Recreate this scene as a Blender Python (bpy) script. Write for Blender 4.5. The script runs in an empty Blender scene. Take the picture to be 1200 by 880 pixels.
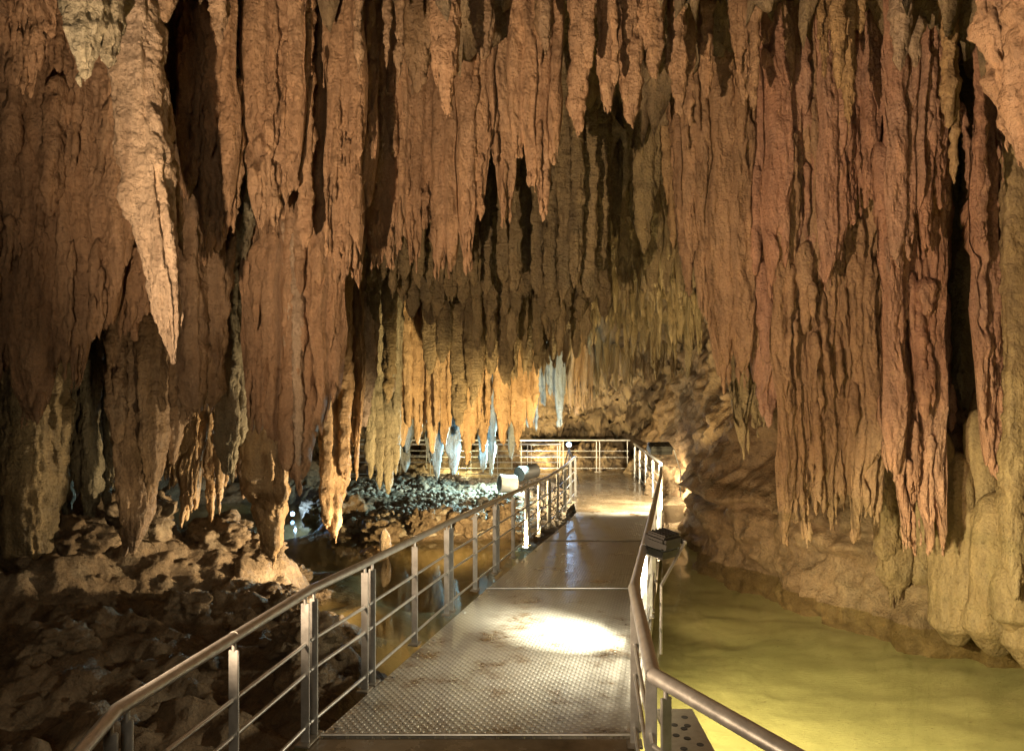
import bpy, bmesh, math, random
import numpy as np
from mathutils import Vector, Matrix
random.seed(7); RNG = np.random.default_rng(11)
sc = bpy.context.scene
COL = sc.collection
F, CX, CY, CAMZ = 890.0, 600.0, 440.0, 3.1          # the camera stands at (0,0,CAMZ) and looks along +Y; water is z = 0

def W(px, py, Y):
    return Vector(((px-CX)*Y/F, Y, CAMZ-(py-CY)*Y/F))

# ------------------------------------------------------------------ noise (vectorised gradient noise)
_perm = np.random.default_rng(3).permutation(256)
_perm = np.concatenate([_perm, _perm, _perm]).astype(np.int32)
_g = np.random.default_rng(5).normal(size=(256, 3)); _g /= np.linalg.norm(_g, axis=1)[:, None]
_g = _g.astype(np.float32)
def perlin(p):
    p = np.asarray(p, dtype=np.float32)
    i = np.floor(p).astype(np.int32); f = p - i
    u = f*f*f*(f*(f*6-15)+10); i &= 255
    X, Y, Z = i[:, 0], i[:, 1], i[:, 2]
    out = 0
    for dx in (0, 1):
        wx = u[:, 0] if dx else 1-u[:, 0]
        for dy in (0, 1):
            wy = u[:, 1] if dy else 1-u[:, 1]
            for dz in (0, 1):
                wz = u[:, 2] if dz else 1-u[:, 2]
                h = _perm[_perm[_perm[X+dx]+Y+dy]+Z+dz]
                g = _g[h]
                d = g[:, 0]*(f[:, 0]-dx)+g[:, 1]*(f[:, 1]-dy)+g[:, 2]*(f[:, 2]-dz)
                out = out + wx*wy*wz*d
    return out*1.5
def fbm(p, o=3, g=0.5, lac=2.03):
    p = np.asarray(p, dtype=np.float32); a = 1.0; s = 0
    for k in range(o):
        s = s + a*perlin(p + 17.3*k); a *= g; p = p*lac
    return s
def sc3(p, x, y, z): return p*np.array([x, y, z], dtype=np.float32)

# ------------------------------------------------------------------ materials
def newmat(name):
    m = bpy.data.materials.new(name); m.use_nodes = True
    nt = m.node_tree
    return m, nt, nt.nodes['Principled BSDF'], nt.nodes['Material Output']
def N(nt, typ, **kw):
    n = nt.nodes.new(typ)
    for k, v in kw.items():
        if k.startswith('i_'):
            key = k[2:]; n.inputs[int(key) if key.isdigit() else key].default_value = v
        else: setattr(n, k, v)
    return n
def ramp(nt, stops, interp='LINEAR'):
    r = nt.nodes.new('ShaderNodeValToRGB'); r.color_ramp.interpolation = interp
    e = r.color_ramp.elements
    while len(e) > 1: e.remove(e[-1])
    for k, (pos, c) in enumerate(stops):
        el = e[0] if k == 0 else e.new(pos)
        el.position = pos; el.color = (c if len(c) == 4 else (*c, 1))
    return r
def rock_mat(name, c1, c2, c3, dirt=(0.10, 0.09, 0.06), dirt_amt=0.5, rough=0.54, bump=1.0, stretch=0.3, ripple=0.3, grain=1.0, scale=1.0, spec=0.45, flute=0.22, streak=0.7):
    m, nt, b, o = newmat(name); L = nt.links.new
    tc = N(nt, 'ShaderNodeNewGeometry')
    mp = N(nt, 'ShaderNodeMapping'); mp.inputs['Scale'].default_value = (scale, scale, scale*stretch)
    L(tc.outputs['Position'], mp.inputs['Vector'])
    n1 = N(nt, 'ShaderNodeTexNoise', i_Scale=1.6, i_Detail=6.0, i_Roughness=0.62); L(mp.outputs[0], n1.inputs['Vector'])
    n2 = N(nt, 'ShaderNodeTexNoise', i_Scale=7.0, i_Detail=8.0, i_Roughness=0.7); L(mp.outputs[0], n2.inputs['Vector'])
    n3 = N(nt, 'ShaderNodeTexNoise', i_Scale=38.0, i_Detail=4.0, i_Roughness=0.7); L(tc.outputs['Position'], n3.inputs['Vector'])
    r1 = ramp(nt, [(0.30, c1), (0.50, c2), (0.70, c3)]); L(n1.outputs['Fac'], r1.inputs[0])
    mx = N(nt, 'ShaderNodeMix', data_type='RGBA', blend_type='MULTIPLY'); mx.inputs[0].default_value = 0.75
    r2 = ramp(nt, [(0.25, (0.30, 0.27, 0.25)), (0.5, (0.95, 0.95, 0.95)), (0.75, (1.25, 1.2, 1.1))]); L(n2.outputs['Fac'], r2.inputs[0])
    L(r1.outputs[0], mx.inputs[6]); L(r2.outputs[0], mx.inputs[7])
    mst = N(nt, 'ShaderNodeMapping'); mst.inputs['Scale'].default_value = (7, 7, 0.45); L(tc.outputs['Position'], mst.inputs['Vector'])
    nst = N(nt, 'ShaderNodeTexNoise', i_Scale=1.0, i_Detail=5.0, i_Roughness=0.6); L(mst.outputs[0], nst.inputs['Vector'])
    rst = ramp(nt, [(0.30, (0.52, 0.47, 0.42)), (0.46, (1, 1, 1)), (0.60, (1, 1, 1)), (0.74, (1.5, 1.45, 1.4))]); L(nst.outputs['Fac'], rst.inputs[0])
    mxs = N(nt, 'ShaderNodeMix', data_type='RGBA', blend_type='MULTIPLY'); mxs.inputs[0].default_value = streak
    L(mx.outputs[2], mxs.inputs[6]); L(rst.outputs[0], mxs.inputs[7])
    md = N(nt, 'ShaderNodeMix', data_type='RGBA'); md.inputs[7].default_value = (*dirt, 1)
    nd = N(nt, 'ShaderNodeTexNoise', i_Scale=0.9, i_Detail=9.0, i_Roughness=0.72); L(tc.outputs['Position'], nd.inputs['Vector'])
    rd = ramp(nt, [(0.52, (0, 0, 0)), (0.72, (dirt_amt,)*3)]); L(nd.outputs['Fac'], rd.inputs[0])
    L(rd.outputs[0], md.inputs[0]); L(mxs.outputs[2], md.inputs[6])
    ms = N(nt, 'ShaderNodeMix', data_type='RGBA', blend_type='MULTIPLY'); ms.inputs[0].default_value = 0.5*grain
    r3 = ramp(nt, [(0.3, (0.55, 0.53, 0.5)), (0.6, (1.1, 1.1, 1.1))]); L(n3.outputs['Fac'], r3.inputs[0])
    L(md.outputs[2], ms.inputs[6]); L(r3.outputs[0], ms.inputs[7])
    L(ms.outputs[2], b.inputs['Base Color'])
    # bump: vertical flutes, horizontal ripples, crystalline grain
    mh = N(nt, 'ShaderNodeMapping'); mh.inputs['Scale'].default_value = (5, 5, 26); L(tc.outputs['Position'], mh.inputs['Vector'])
    nh = N(nt, 'ShaderNodeTexNoise', i_Scale=1.0, i_Detail=3.0, i_Roughness=0.6); L(mh.outputs[0], nh.inputs['Vector'])
    vo = N(nt, 'ShaderNodeTexVoronoi', feature='SMOOTH_F1', i_Scale=30.0); L(tc.outputs['Position'], vo.inputs['Vector'])
    b1 = N(nt, 'ShaderNodeBump', i_Strength=0.75*bump, i_Distance=0.08); L(n2.outputs['Fac'], b1.inputs['Height'])
    b2 = N(nt, 'ShaderNodeBump', i_Strength=ripple, i_Distance=0.03); L(nh.outputs['Fac'], b2.inputs['Height']); L(b1.outputs[0], b2.inputs['Normal'])
    mf = N(nt, 'ShaderNodeMapping'); mf.inputs['Scale'].default_value = (24, 24, 1.6); L(tc.outputs['Position'], mf.inputs['Vector'])
    nf = N(nt, 'ShaderNodeTexNoise', i_Scale=1.0, i_Detail=4.0, i_Roughness=0.6); L(mf.outputs[0], nf.inputs['Vector'])
    bf = N(nt, 'ShaderNodeBump', i_Strength=flute, i_Distance=0.04); L(nf.outputs['Fac'], bf.inputs['Height']); L(b2.outputs[0], bf.inputs['Normal'])
    b3 = N(nt, 'ShaderNodeBump', i_Strength=0.6*grain, i_Distance=0.02); L(vo.outputs['Distance'], b3.inputs['Height']); L(bf.outputs[0], b3.inputs['Normal'])
    b4 = N(nt, 'ShaderNodeBump', i_Strength=0.8*grain, i_Distance=0.022); L(n3.outputs['Fac'], b4.inputs['Height']); L(b3.outputs[0], b4.inputs['Normal'])
    L(b4.outputs[0], b.inputs['Normal'])
    rr = N(nt, 'ShaderNodeMapRange'); rr.inputs[3].default_value = rough-0.3; rr.inputs[4].default_value = rough+0.25
    L(n2.outputs['Fac'], rr.inputs[0]); L(rr.outputs[0], b.inputs['Roughness'])
    b.inputs['Specular IOR Level'].default_value = spec
    return m
M = {}
M['brown'] = rock_mat('ochre_calcite', (0.32, 0.195, 0.11), (0.41, 0.257, 0.15), (0.46, 0.307, 0.19), dirt=(0.15, 0.105, 0.06), dirt_amt=0.45)
M['dark'] = rock_mat('shaded_brown_calcite', (0.20, 0.13, 0.062), (0.30, 0.20, 0.12), (0.36, 0.26, 0.17), dirt=(0.09, 0.07, 0.05), dirt_amt=0.55)  # darker copy of the brown stone, with the shade put into its colour
M['pale'] = rock_mat('cream_calcite', (0.38, 0.27, 0.18), (0.48, 0.36, 0.25), (0.56, 0.44, 0.33), dirt=(0.28, 0.22, 0.15), dirt_amt=0.4, grain=1.2, rough=0.5)
M['grey'] = rock_mat('grey_olive_calcite', (0.20, 0.17, 0.11), (0.31, 0.27, 0.18), (0.40, 0.36, 0.26), dirt=(0.08, 0.085, 0.06), dirt_amt=0.6, grain=1.3)
M['olive'] = rock_mat('rippled_shaded_olive_calcite', (0.14, 0.105, 0.055), (0.22, 0.165, 0.085), (0.32, 0.24, 0.13), dirt=(0.07, 0.065, 0.04), dirt_amt=0.6, ripple=1.0, grain=1.2)  # olive darkened so that its colour carries the shade of the rows behind
M['pink'] = rock_mat('pinkish_calcite', (0.40, 0.215, 0.135), (0.45, 0.25, 0.165), (0.50, 0.31, 0.215), dirt=(0.30, 0.20, 0.15), dirt_amt=0.5, rough=0.5)
M['amber'] = rock_mat('amber_calcite', (0.36, 0.23, 0.11), (0.48, 0.32, 0.165), (0.56, 0.42, 0.26), dirt=(0.25, 0.15, 0.07), dirt_amt=0.4)
M['white'] = rock_mat('chalky_calcite', (0.50, 0.47, 0.40), (0.60, 0.57, 0.50), (0.68, 0.65, 0.58), dirt=(0.3, 0.26, 0.2), dirt_amt=0.35)
M['cool'] = rock_mat('teal_tinted_calcite', (0.24, 0.28, 0.29), (0.33, 0.37, 0.38), (0.42, 0.46, 0.46), dirt=(0.18, 0.18, 0.16), dirt_amt=0.4)  # grey calcite with the teal lamplight tinted into its base colour
M['flow'] = rock_mat('smooth_flowstone', (0.25, 0.175, 0.085), (0.34, 0.245, 0.125), (0.40, 0.30, 0.17), dirt=(0.16, 0.095, 0.04), dirt_amt=0.8, bump=0.8, ripple=0.2, flute=0.05, streak=0.35)
M['wall'] = rock_mat('cave_rock', (0.19, 0.14, 0.08), (0.30, 0.22, 0.13), (0.40, 0.31, 0.19), dirt=(0.06, 0.05, 0.035), dirt_amt=0.7, stretch=0.7, bump=1.5, flute=0.2)
M['bankwall'] = rock_mat('brown_bank_rock', (0.20, 0.13, 0.07), (0.28, 0.19, 0.105), (0.36, 0.26, 0.15), dirt=(0.10, 0.07, 0.04), dirt_amt=0.6, stretch=0.8, bump=0.9, flute=0.0, ripple=0.2, streak=0.3)
M['ground'] = rock_mat('rubble_rock', (0.15, 0.11, 0.07), (0.27, 0.20, 0.13), (0.38, 0.31, 0.22), dirt=(0.06, 0.05, 0.035), dirt_amt=0.6, stretch=1.0, bump=1.4, scale=1.4, flute=0.0, spec=0.15, streak=0.0)
M['gravel'] = rock_mat('pale_rubble', (0.28, 0.235, 0.175), (0.40, 0.345, 0.265), (0.52, 0.46, 0.37), dirt=(0.12, 0.09, 0.06), dirt_amt=0.5, stretch=1.0, flute=0.0, spec=0.2, streak=0.0)
M['ochre'] = rock_mat('ochre_olive_calcite', (0.24, 0.19, 0.095), (0.37, 0.28, 0.145), (0.45, 0.35, 0.2), dirt=(0.10, 0.09, 0.055), dirt_amt=0.6, grain=1.2)
M['roof'] = rock_mat('recess_shade_rock', (0.07, 0.06, 0.04), (0.12, 0.10, 0.065), (0.19, 0.15, 0.10), dirt=(0.04, 0.04, 0.03), dirt_amt=0.7, bump=1.3)  # near-black stone colour painted in for the shade of the right recess

def bed_mat(cols=None):
    m, nt, b, o = newmat('pool_silt'); L = nt.links.new
    g = N(nt, 'ShaderNodeNewGeometry')
    n = N(nt, 'ShaderNodeTexNoise', i_Scale=1.1, i_Detail=7.0, i_Roughness=0.65); L(g.outputs['Position'], n.inputs['Vector'])
    r = ramp(nt, [(0.30, (0.36, 0.335, 0.18)), (0.55, (0.44, 0.41, 0.235)), (0.8, (0.50, 0.47, 0.29))]); L(n.outputs['Fac'], r.inputs[0])
    mp = N(nt, 'ShaderNodeMapping'); mp.inputs['Scale'].default_value = (5, 11, 5); mp.inputs['Rotation'].default_value = (0, 0, 0.25)
    L(g.outputs['Position'], mp.inputs['Vector'])
    n2 = N(nt, 'ShaderNodeTexNoise', i_Scale=2.6, i_Detail=7.0, i_Roughness=0.8); L(mp.outputs[0], n2.inputs['Vector'])
    r2 = ramp(nt, [(0.30, (0.30, 0.28, 0.22)), (0.42, (1, 1, 1))]); L(n2.outputs['Fac'], r2.inputs[0])
    mx = N(nt, 'ShaderNodeMix', data_type='RGBA', blend_type='MULTIPLY'); mx.inputs[0].default_value = 0.25
    L(r.outputs[0], mx.inputs[6]); L(r2.outputs[0], mx.inputs[7])
    md = N(nt, 'ShaderNodeMapping'); md.inputs['Scale'].default_value = (7, 15, 7); md.inputs['Rotation'].default_value = (0, 0, 0.35)
    L(g.outputs['Position'], md.inputs['Vector'])
    n4 = N(nt, 'ShaderNodeTexNoise', i_Scale=1.4, i_Detail=9.0, i_Roughness=0.85); L(md.outputs[0], n4.inputs['Vector'])
    r4 = ramp(nt, [(0.36, (0.25, 0.21, 0.14)), (0.42, (1, 1, 1))]); L(n4.outputs['Fac'], r4.inputs[0])
    m4 = N(nt, 'ShaderNodeMix', data_type='RGBA', blend_type='MULTIPLY'); m4.inputs[0].default_value = 0.8
    L(mx.outputs[2], m4.inputs[6]); L(r4.outputs[0], m4.inputs[7]); L(m4.outputs[2], b.inputs['Base Color'])
    bp = N(nt, 'ShaderNodeBump', i_Strength=0.4, i_Distance=0.04); L(n2.outputs['Fac'], bp.inputs['Height']); L(bp.outputs[0], b.inputs['Normal'])
    b.inputs['Roughness'].default_value = 0.9
    return m
M['bed'] = bed_mat()
M['mud'] = bed_mat()
for nd in M['mud'].node_tree.nodes:
    if nd.type == 'VALTORGB' and nd.color_ramp.elements[0].color[2] < 0.2 and nd.color_ramp.elements[0].color[0] > .35:
        for e, c in zip(nd.color_ramp.elements, [(0.17, 0.12, 0.06, 1), (0.26, 0.19, 0.10, 1), (0.34, 0.26, 0.15, 1)]): e.color = c
def water_mat():
    m, nt, b, o = newmat('clear_pool_water'); L = nt.links.new
    nt.nodes.remove(b)
    tr = N(nt, 'ShaderNodeBsdfTransparent'); tr.inputs[0].default_value = (0.93, 0.92, 0.76, 1)
    gl = N(nt, 'ShaderNodeBsdfGlossy'); gl.inputs['Roughness'].default_value = 0.05
    fr = N(nt, 'ShaderNodeFresnel', i_IOR=1.33)
    g = N(nt, 'ShaderNodeNewGeometry')
    io = N(nt, 'ShaderNodeMapRange'); io.inputs[3].default_value = 1.33; io.inputs[4].default_value = 1/1.33   # same thin film from below
    L(g.outputs['Backfacing'], io.inputs[0]); L(io.outputs[0], fr.inputs['IOR'])
    n = N(nt, 'ShaderNodeTexNoise', i_Scale=5.0, i_Detail=3.0); L(g.outputs['Position'], n.inputs['Vector'])
    bp = N(nt, 'ShaderNodeBump', i_Strength=0.05, i_Distance=0.02); L(n.outputs['Fac'], bp.inputs['Height'])
    L(bp.outputs[0], gl.inputs['Normal']); L(bp.outputs[0], fr.inputs['Normal'])
    mx = N(nt, 'ShaderNodeMixShader'); L(fr.outputs[0], mx.inputs[0]); L(tr.outputs[0], mx.inputs[1]); L(gl.outputs[0], mx.inputs[2])
    L(mx.outputs[0], o.inputs['Surface'])
    return m
M['water'] = water_mat()
def steel_mat(name, col, rough, metallic=1.0, scr=0.15):
    m, nt, b, o = newmat(name); L = nt.links.new
    g = N(nt, 'ShaderNodeNewGeometry')
    n = N(nt, 'ShaderNodeTexNoise', i_Scale=14.0, i_Detail=8.0, i_Roughness=0.7); L(g.outputs['Position'], n.inputs['Vector'])
    rr = N(nt, 'ShaderNodeMapRange'); rr.inputs[3].default_value = rough-scr; rr.inputs[4].default_value = rough+scr
    L(n.outputs['Fac'], rr.inputs[0]); L(rr.outputs[0], b.inputs['Roughness'])
    r = ramp(nt, [(0.3, tuple(c*0.72 for c in col)), (0.6, col)]); L(n.outputs['Fac'], r.inputs[0]); L(r.outputs[0], b.inputs['Base Color'])
    bp = N(nt, 'ShaderNodeBump', i_Strength=0.08, i_Distance=0.01); L(n.outputs['Fac'], bp.inputs['Height']); L(bp.outputs[0], b.inputs['Normal'])
    b.inputs['Metallic'].default_value = metallic
    return m
M['steel'] = steel_mat('brushed_steel', (0.58, 0.59, 0.58), 0.40, 0.7)
M['dull'] = steel_mat('dull_steel', (0.42, 0.39, 0.34), 0.5, 0.85)
M['black'] = steel_mat('black_housing', (0.035, 0.034, 0.032), 0.5, 0.0)
M['greyhousing'] = steel_mat('grey_housing', (0.10, 0.10, 0.09), 0.45, 0.4)
M['whitepaint'] = steel_mat('white_housing', (0.75, 0.74, 0.70), 0.4, 0.0, 0.1)
M['wood'] = steel_mat('weathered_plank', (0.17, 0.15, 0.12), 0.75, 0.0, 0.1)
def plate_mat():
    m, nt, b, o = newmat('tread_plate'); L = nt.links.new
    tc = N(nt, 'ShaderNodeTexCoord'); mp = N(nt, 'ShaderNodeMapping'); L(tc.outputs['UV'], mp.inputs['Vector'])
    mp.inputs['Scale'].default_value = (1, 1, 1)
    sx = N(nt, 'ShaderNodeSeparateXYZ'); L(mp.outputs[0], sx.inputs[0])
    def mth(op, a, bv):
        n = N(nt, 'ShaderNodeMath', operation=op)
        for k, v in enumerate((a, bv)):
            if v is None: continue
            if isinstance(v, (int, float)): n.inputs[k].default_value = v
            else: L(v, n.inputs[k])
        return n.outputs[0]
    u = mth('SINE', mth('MULTIPLY', sx.outputs[0], 2*math.pi/0.062), None)
    v = mth('SINE', mth('MULTIPLY', sx.outputs[1], 2*math.pi/0.072), None)
    h = mth('MULTIPLY', u, v)
    hr = N(nt, 'ShaderNodeMapRange', interpolation_type='SMOOTHSTEP'); hr.inputs[1].default_value = 0.15; hr.inputs[2].default_value = 0.75; L(h, hr.inputs[0])
    g = N(nt, 'ShaderNodeNewGeometry')
    n = N(nt, 'ShaderNodeTexNoise', i_Scale=2.2, i_Detail=9.0, i_Roughness=0.7); L(g.outputs['Position'], n.inputs['Vector'])
    r = ramp(nt, [(0.36, (0.15, 0.11, 0.07)), (0.47, (0.34, 0.33, 0.30)), (0.7, (0.44, 0.43, 0.40))]); L(n.outputs['Fac'], r.inputs[0])
    mx = N(nt, 'ShaderNodeMix', data_type='RGBA', blend_type='MULTIPLY'); mx.inputs[7].default_value = (1.35, 1.35, 1.35, 1)
    L(hr.outputs[0], mx.inputs[0]); L(r.outputs[0], mx.inputs[6]); L(mx.outputs[2], b.inputs['Base Color'])
    rr = N(nt, 'ShaderNodeMapRange'); rr.inputs[1].default_value = 0.3; rr.inputs[2].default_value = 0.7; rr.inputs[3].default_value = 0.22; rr.inputs[4].default_value = 0.5
    L(n.outputs['Fac'], rr.inputs[0]); L(rr.outputs[0], b.inputs['Roughness'])
    bp = N(nt, 'ShaderNodeBump', i_Strength=1.0, i_Distance=0.007); L(hr.outputs[0], bp.inputs['Height']); L(bp.outputs[0], b.inputs['Normal'])
    b.inputs['Metallic'].default_value = 0.35
    return m
M['plate'] = plate_mat()
def concrete_mat():
    m, nt, b, o = newmat('wet_concrete'); L = nt.links.new
    g = N(nt, 'ShaderNodeNewGeometry')
    n = N(nt, 'ShaderNodeTexNoise', i_Scale=1.8, i_Detail=9.0, i_Roughness=0.68); L(g.outputs['Position'], n.inputs['Vector'])
    r = ramp(nt, [(0.32, (0.09, 0.07, 0.045)), (0.55, (0.21, 0.165, 0.11)), (0.75, (0.28, 0.23, 0.16))]); L(n.outputs['Fac'], r.inputs[0]); L(r.outputs[0], b.inputs['Base Color'])
    rr = N(nt, 'ShaderNodeMapRange'); rr.inputs[1].default_value = 0.35; rr.inputs[2].default_value = 0.7; rr.inputs[3].default_value = 0.10; rr.inputs[4].default_value = 0.42
    L(n.outputs['Fac'], rr.inputs[0]); L(rr.outputs[0], b.inputs['Roughness'])
    n2 = N(nt, 'ShaderNodeTexNoise', i_Scale=30.0, i_Detail=5.0); L(g.outputs['Position'], n2.inputs['Vector'])
    bp = N(nt, 'ShaderNodeBump', i_Strength=0.12, i_Distance=0.01); L(n2.outputs['Fac'], bp.inputs['Height']); L(bp.outputs[0], b.inputs['Normal'])
    return m
M['concrete'] = concrete_mat()
def emit_mat(name, col, s):
    m, nt, b, o = newmat(name)
    b.inputs['Base Color'].default_value = (0.8, 0.8, 0.8, 1)
    b.inputs['Emission Color'].default_value = (*col, 1); b.inputs['Emission Strength'].default_value = s
    return m
M['glow_blue'] = emit_mat('lit_blue_lens', (0.30, 0.58, 1.0), 9)
M['glow_warm'] = emit_mat('lit_warm_lens', (1.0, 0.86, 0.55), 30)

# ------------------------------------------------------------------ object helpers
def tag(o, label=None, cat=None, group=None, kind=None):
    if label: o['label'] = label
    if cat: o['category'] = cat
    if group: o['group'] = group
    if kind: o['kind'] = kind
    return o
def mesh_np(name, V, Q, mat, origin=None, smooth=True, parent=None):
    V = np.asarray(V, dtype=np.float32)
    me = bpy.data.meshes.new(name)
    org = np.zeros(3, np.float32) if origin is None else np.asarray(origin, np.float32)
    Q = np.asarray(Q, dtype=np.int32); k = Q.shape[1]
    me.vertices.add(len(V)); me.vertices.foreach_set('co', (V-org).ravel())
    me.loops.add(Q.size); me.loops.foreach_set('vertex_index', Q.ravel())
    me.polygons.add(len(Q)); me.polygons.foreach_set('loop_start', np.arange(len(Q), dtype=np.int32)*k)
    if smooth: me.polygons.foreach_set('use_smooth', np.ones(len(Q), dtype=bool))
    me.update(calc_edges=True); me.validate()
    me.materials.append(mat)
    o = bpy.data.objects.new(name, me); COL.objects.link(o); o.location = org
    if parent: o.parent = parent
    return o
def grid_quads(nu, nv, wrap_v=False):
    i = np.arange(nu-1)[:, None]; j = np.arange(nv if wrap_v else nv-1)[None, :]
    a = i*nv+j; b = i*nv+(j+1) % nv; c = (i+1)*nv+(j+1) % nv; d = (i+1)*nv+j
    return np.stack([a, d, c, b], -1).reshape(-1, 4)
def empty(name, loc):
    o = bpy.data.objects.new(name, None); COL.objects.link(o); o.location = loc; o.empty_display_size = 0.2
    return o
class MB:
    def __init__(s): s.bm = bmesh.new()
    def box(s, c, size, rot=None, bev=0.0):
        r = bmesh.ops.create_cube(s.bm, size=1.0); vs = r['verts']
        Mx = Matrix.Translation(Vector(c)) @ ((rot.to_4x4()) if rot is not None else Matrix.Identity(4)) @ Matrix.Diagonal((*size, 1))
        bmesh.ops.transform(s.bm, matrix=Mx, verts=vs)
        if bev:
            es = list({e for v in vs for e in v.link_edges})
            bmesh.ops.bevel(s.bm, geom=es, offset=bev, segments=2, affect='EDGES')
        return s
    def tube(s, a, b, r, seg=14, r2=None):
        a, b = Vector(a), Vector(b); d = b-a
        res = bmesh.ops.create_cone(s.bm, cap_ends=True, segments=seg, radius1=r, radius2=r if r2 is None else r2, depth=d.length)
        q = Vector((0, 0, 1)).rotation_difference(d.normalized())
        bmesh.ops.transform(s.bm, matrix=Matrix.Translation((a+b)/2) @ q.to_matrix().to_4x4(), verts=res['verts'])
        return s
    def ball(s, c, r, seg=14):
        res = bmesh.ops.create_uvsphere(s.bm, u_segments=seg, v_segments=seg//2+2, radius=r)
        bmesh.ops.transform(s.bm, matrix=Matrix.Translation(Vector(c)), verts=res['verts']); return s
    def build(s, name, mat, parent=None, smooth=True):
        me = bpy.data.meshes.new(name)
        for f in s.bm.faces: f.smooth = smooth and len(f.verts) == 4
        org = Vector((0, 0, 0))
        if parent is not None: org = parent.location
        else:
            zs = [v.co for v in s.bm.verts]
            org = Vector((sum(v.x for v in zs)/len(zs), sum(v.y for v in zs)/len(zs), min(v.z for v in zs)))
        if parent is not None and parent.parent is not None: org = parent.matrix_basis.translation + parent.parent.location
        bmesh.ops.translate(s.bm, vec=-org, verts=s.bm.verts)
        s.bm.to_mesh(me); s.bm.free(); me.materials.append(mat)
        o = bpy.data.objects.new(name, me); COL.objects.link(o)
        if parent is not None: o.parent = parent
        else: o.location = org
        try:
            me.set_sharp_from_angle(angle=math.radians(40))
        except Exception: pass
        return o

# ------------------------------------------------------------------ the cave shell
def roof_z(y):
    return np.interp(y, [-6, 0, 4, 8, 11, 13, 17, 20, 22, 23.5, 24.6, 25.4], [6.2, 6.6, 6.9, 7.3, 7.1, 6.5, 5.0, 4.0, 3.0, 1.6, 0.2, -1.0])
def ceiling_z(x, y):
    z = roof_z(y)
    lw = np.interp(x, [-11, -10, -9, -7.8, -6.5], [-1.5, 0.5, 3.0, 5.2, 8.0])
    rw = np.interp(x, [6.0, 7.5, 8.5, 9.5, 10.2], [8.5, 6.0, 3.5, 0.5, -1.5])
    fw = np.interp(y, [-6, -5, -4, -3], [-1.5, 1.5, 4.5, 8.0])
    return np.minimum(np.minimum(z, lw), np.minimum(rw, fw))
def build_ceiling():
    xs = np.arange(-11, 10.21, 0.065); ys = np.concatenate([np.arange(-6, 5, 0.2), np.arange(5, 25.45, 0.065)])
    X, Y = np.meshgrid(xs, ys, indexing='ij'); Z = ceiling_z(X, Y)
    V = np.stack([X.ravel(), Y.ravel(), Z.ravel()], 1).astype(np.float32)
    d = fbm(sc3(V, 0.55, 0.55, 0.55), 5, 0.55)*0.75
    pend = np.maximum(0, fbm(sc3(V, 2.6, 2.6, 0.3), 2) - 0.12)**1.2*1.5
    fine = fbm(sc3(V, 4, 4, 3), 4, 0.6)*0.17
    far = np.clip((V[:, 1]-15)/4, 0, 1)
    V[:, 2] += d*(1-0.35*far) + fine - pend*(1-0.55*far)
    V[:, 1] += (fbm(sc3(V, 0.9, 0.9, 0.9)+9, 5, 0.6)*0.30 + (0.5-np.abs(fbm(sc3(V, 4.5, 4.5, 3.2)+19, 4, .6)))*0.20)*far
    V[:, 0] += fbm(sc3(V, 2, 2, 2)+31, 3)*0.13
    a = mesh_np('cave_ceiling', V, grid_quads(len(xs), len(ys)), M['wall'])
    tag(a, 'rough brown rock ceiling that closes the cave above and behind the stalactites', 'cave ceiling', kind='structure')
build_ceiling()

FOOT = [(3.9, 25), (3.9, 22), (3.55, 18), (3.5, 15), (3.3, 12.9), (3.95, 11.6), (4.25, 10.3), (5.25, 9.2), (6.1, 8.4), (7.0, 6.4), (7.2, 3), (7.2, -5)]
def build_right_wall():
    f = np.array(FOOT); seg = np.linalg.norm(np.diff(f, axis=0), axis=1); s = np.concatenate([[0], np.cumsum(seg)])
    S = np.arange(0, s[-1], 0.05); fx = np.interp(S, s, f[:, 0]); fy = np.interp(S, s, f[:, 1])
    k = np.ones(25)/25; fx = np.convolve(np.pad(fx, 12, 'edge'), k, 'valid'); fy = np.convolve(np.pad(fy, 12, 'edge'), k, 'valid')
    tx, ty = np.gradient(fx), np.gradient(fy); l = np.hypot(tx, ty); nx, ny = -ty/l, tx/l     # outward (away from the pool)
    flip = np.sign(nx.mean()); nx *= flip; ny *= flip
    Z = np.arange(-0.8, 8.2, 0.05)
    V = np.zeros((len(S), len(Z), 3), np.float32)
    lean = np.interp(Z, [-0.8, 0, 0.5, 1.0, 1.6, 2.6, 4, 8.2], [-0.05, 0.0, 0.1, 0.0, 0.35, 0.75, 0.9, 0.9])
    V[:, :, 0] = fx[:, None]+nx[:, None]*lean[None]; V[:, :, 1] = fy[:, None]+ny[:, None]*lean[None]; V[:, :, 2] = Z[None]
    P = V.reshape(-1, 3)
    d = fbm(sc3(P, 0.7, 0.7, 0.9), 4)*0.38 + fbm(sc3(P, 2.6, 2.6, 1.4)+5, 3)*0.09 + fbm(sc3(P, 5, 5, 6)+50, 4, .6)*0.07 + (0.3-np.abs(fbm(sc3(P, 2.2, 2.2, 3.2)+80, 3)))*0.10
    nn = np.repeat(np.stack([nx, ny], 1), len(Z), 0)
    # a ledge with a dark horizontal cleft a metre above the water
    led = np.exp(-((P[:, 2]-0.95-0.25*fbm(sc3(P, 0.5, 0.5, 0.1), 2))/0.07)**2)*0.28
    P[:, 0] += nn[:, 0]*(d+led); P[:, 1] += nn[:, 1]*(d+led)
    o = mesh_np('rock_wall', P, grid_quads(len(S), len(Z)), M['bankwall'], origin=(5, 9, 0))
    tag(o, 'brown undercut rock wall rising from the edge of the yellow-green pool', 'rock wall', kind='structure')
build_right_wall()

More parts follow.
